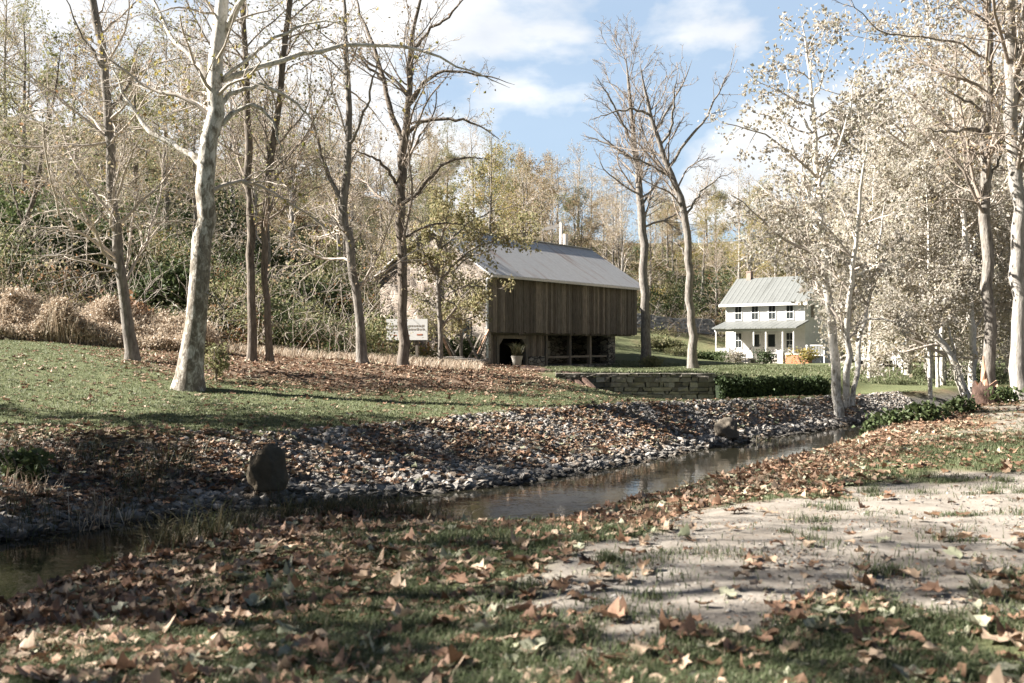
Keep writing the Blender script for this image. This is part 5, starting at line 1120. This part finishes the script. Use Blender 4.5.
def planks():
    r = np.random.RandomState(6); labs = ['weathered plank leaning at the far left of the scrap timber by the barn', 'reddish plank leaning in the scrap timber by the barn', 'steepest plank leaning in the scrap timber pile', 'dark plank leaning in the middle of the scrap timber', 'short pale plank leaning near the barn corner', 'long grey plank leaning beside the barn corner', 'plank leaning closest to the barn corner']
    for k in range(7):
        g = gpt(449 + k * 5.5, 49 + r.rand()); l = 1.2 + .6 * r.rand(); lean = (.35 + .3 * r.rand()) * r.choice([-1, -1, 1]); m = MB(); m.bar((0, 0, -.1), (lean * l, .5, l), .16, .05)
        tag(m.build('plank', M['splinter'] if k in (1, 4) else M['timber'], None, tuple(g)), labs[k], 'plank', 'scrap planks leaning by the barn')
    for k in range(3):
        g = gpt(452 + k * 13, 48.3); m = MB(); m.cyl((-.5, 0, .13), (.5, .15, .13 + .02 * k), .13, .12, 10)
        tag(m.build('log', M['bark_grey'], None, tuple(g)), ['pale log lying left below the leaning planks', 'pale log lying in the middle below the leaning planks', 'pale log lying right below the leaning planks'][k], 'log', 'logs below the scrap planks')
planks()
g = gpt(470, 52.2); shrub('bush', 'tangled dark bush against the barn corner behind the scrap planks', g, (1.6, .7, .9), 1500, .13, M['leaf_green'], 130)

def stump():
    r = np.random.RandomState(8); g = gpt(985, 26.3); t = thing('broken_stump', 'broken tree stump with an upright splintered reddish shard', 'tree stump', tuple(g))
    n = 18; an = np.arange(n) * 2 * np.pi / n; prof = [(.42, -.2), (.36, .1), (.31, .3), (.29, .45)]
    v = np.vstack([np.stack([np.cos(an) * rad * (1 + .08 * r.randn(n)), np.sin(an) * rad * (1 + .08 * r.randn(n)), np.full(n, z) + (r.rand(n) * .22 if z > .4 else 0)], 1) for rad, z in prof] + [np.array([[0, 0, .4]])])
    q = np.array([(k * n + i, k * n + (i + 1) % n, (k + 1) * n + (i + 1) % n, (k + 1) * n + i) for k in range(3) for i in range(n)]); tt = np.array([(3 * n + i, 3 * n + (i + 1) % n, 4 * n) for i in range(n)])
    link('base', mesh_from('base', v, [(q, 0, True), (tt, 1, False)], [M['stump_bark'], M['splinter']]), t)
    p = [(-.02, 0, .2), (.0, .02, .6), (-.03, .02, 1.0), (-.05, 0, 1.3)]; vv, qq = tubes(np.array([resample([(*a, b) for a, b in zip(p, (.13, .1, .08, .02))], 8)[:, :3]]), np.array([np.linspace(.13, .015, 8)]), 7, r, .2); link('shard', mesh_from('shard', vv, [(qq, 0, False)], [M['splinter']]), t)
stump()

def deck():
    g = gpt(884, 56); t = thing('white_deck', 'small raised deck with white railing half hidden by pale trees at the right', 'deck', tuple(g), math.radians(-20)); zt = P(0, 357, 56)[2] - g[2]
    MB().box(-1.6, .9, -.6, 1.4, zt - .2, zt).build('platform', M['white_paint'], t)
    for x in (-1.5, -.35, .8): MB().bar((x, -.55, -.3), (x, -.55, zt + .85), .1).build('post', M['white_paint'], t)
    m = MB(); m.bar((-1.5, -.55, zt + .8), (.8, -.55, zt + .8), .07); m.bar((-1.5, -.55, zt + .12), (.8, -.55, zt + .12), .05); [m.bar((x, -.55, zt + .12), (x, -.55, zt + .8), .03) for x in np.arange(-1.4, .8, .14)]; m.build('railing', M['white_paint'], t)
    MB().box(-1.55, .85, 1.0, 1.3, -.3, zt - .21).build('back_panel', M['barn_dark'], t)
    g = gpt(902, 48); t = thing('garden_chair', 'white garden chair on the grass under the pale trees', 'chair', tuple(g), math.radians(25))
    MB().box(-.3, .3, -.3, .3, .4, .45).build('seat', M['white_paint'], t); m = MB(); [m.bar((x, .28, .45), (x, .36, 1.2), .05, .02) for x in np.linspace(-.27, .27, 5)]; m.bar((-.3, .36, 1.2), (.3, .36, 1.2), .06); m.build('backrest', M['white_paint'], t)
    for x in (-.27, .27):
        for y in (-.27, .27): MB().bar((x, y, -.05), (x, y, .4), .05).build('leg', M['white_paint'], t)
deck()

g = gpt(561, 79); t = thing('utility_pole', 'pale pole with a single arm rising behind the barn ridge', 'pole', tuple(g)); zt = P(0, 223, 79)[2] - g[2]
MB().cyl((0, 0, -.3), (0, 0, zt), .16, .14, 10).build('pole', M['greypole'], t, smooth=True); MB().bar((.1, 0, zt - .15), (-1.5, .2, zt - .55), .24, .26).build('arm', M['greypole'], t); MB().cyl((.35, -.1, zt - 1.9), (.35, -.1, zt - .9), .22, .22, 12).build('transformer', M['greypole'], t)

def cables():
    for k, (py0, py1) in enumerate(((191, 204), (199, 209))):
        a, b = P(-40, py0, 42), P(250, py1 + 20, 70); n = 20; tt = np.linspace(0, 1, n); pts = a[None] * (1 - tt[:, None]) + b[None] * tt[:, None]; pts[:, 2] -= 1.2 * 4 * tt * (1 - tt) * .5
        v, q = tubes(pts[None], np.full((1, n), .022), 5); v -= a
        tag(link('power_cable', mesh_from('power_cable', v, [(q, 0, True)], [M['dark_iron']]), None, tuple(a)), ['upper dark cable crossing the trees at the left edge', 'lower dark cable crossing the trees at the left edge'][k], 'cable', 'power cables at the left')
cables()
for nm in ('bare', 'olive', 'tan', 'pale', 'green'):
    for i, o in enumerate(PROT[nm]):
        if (nm, i) not in USED:
            for ch in list(o.children): bpy.data.objects.remove(ch)
            bpy.data.objects.remove(o)
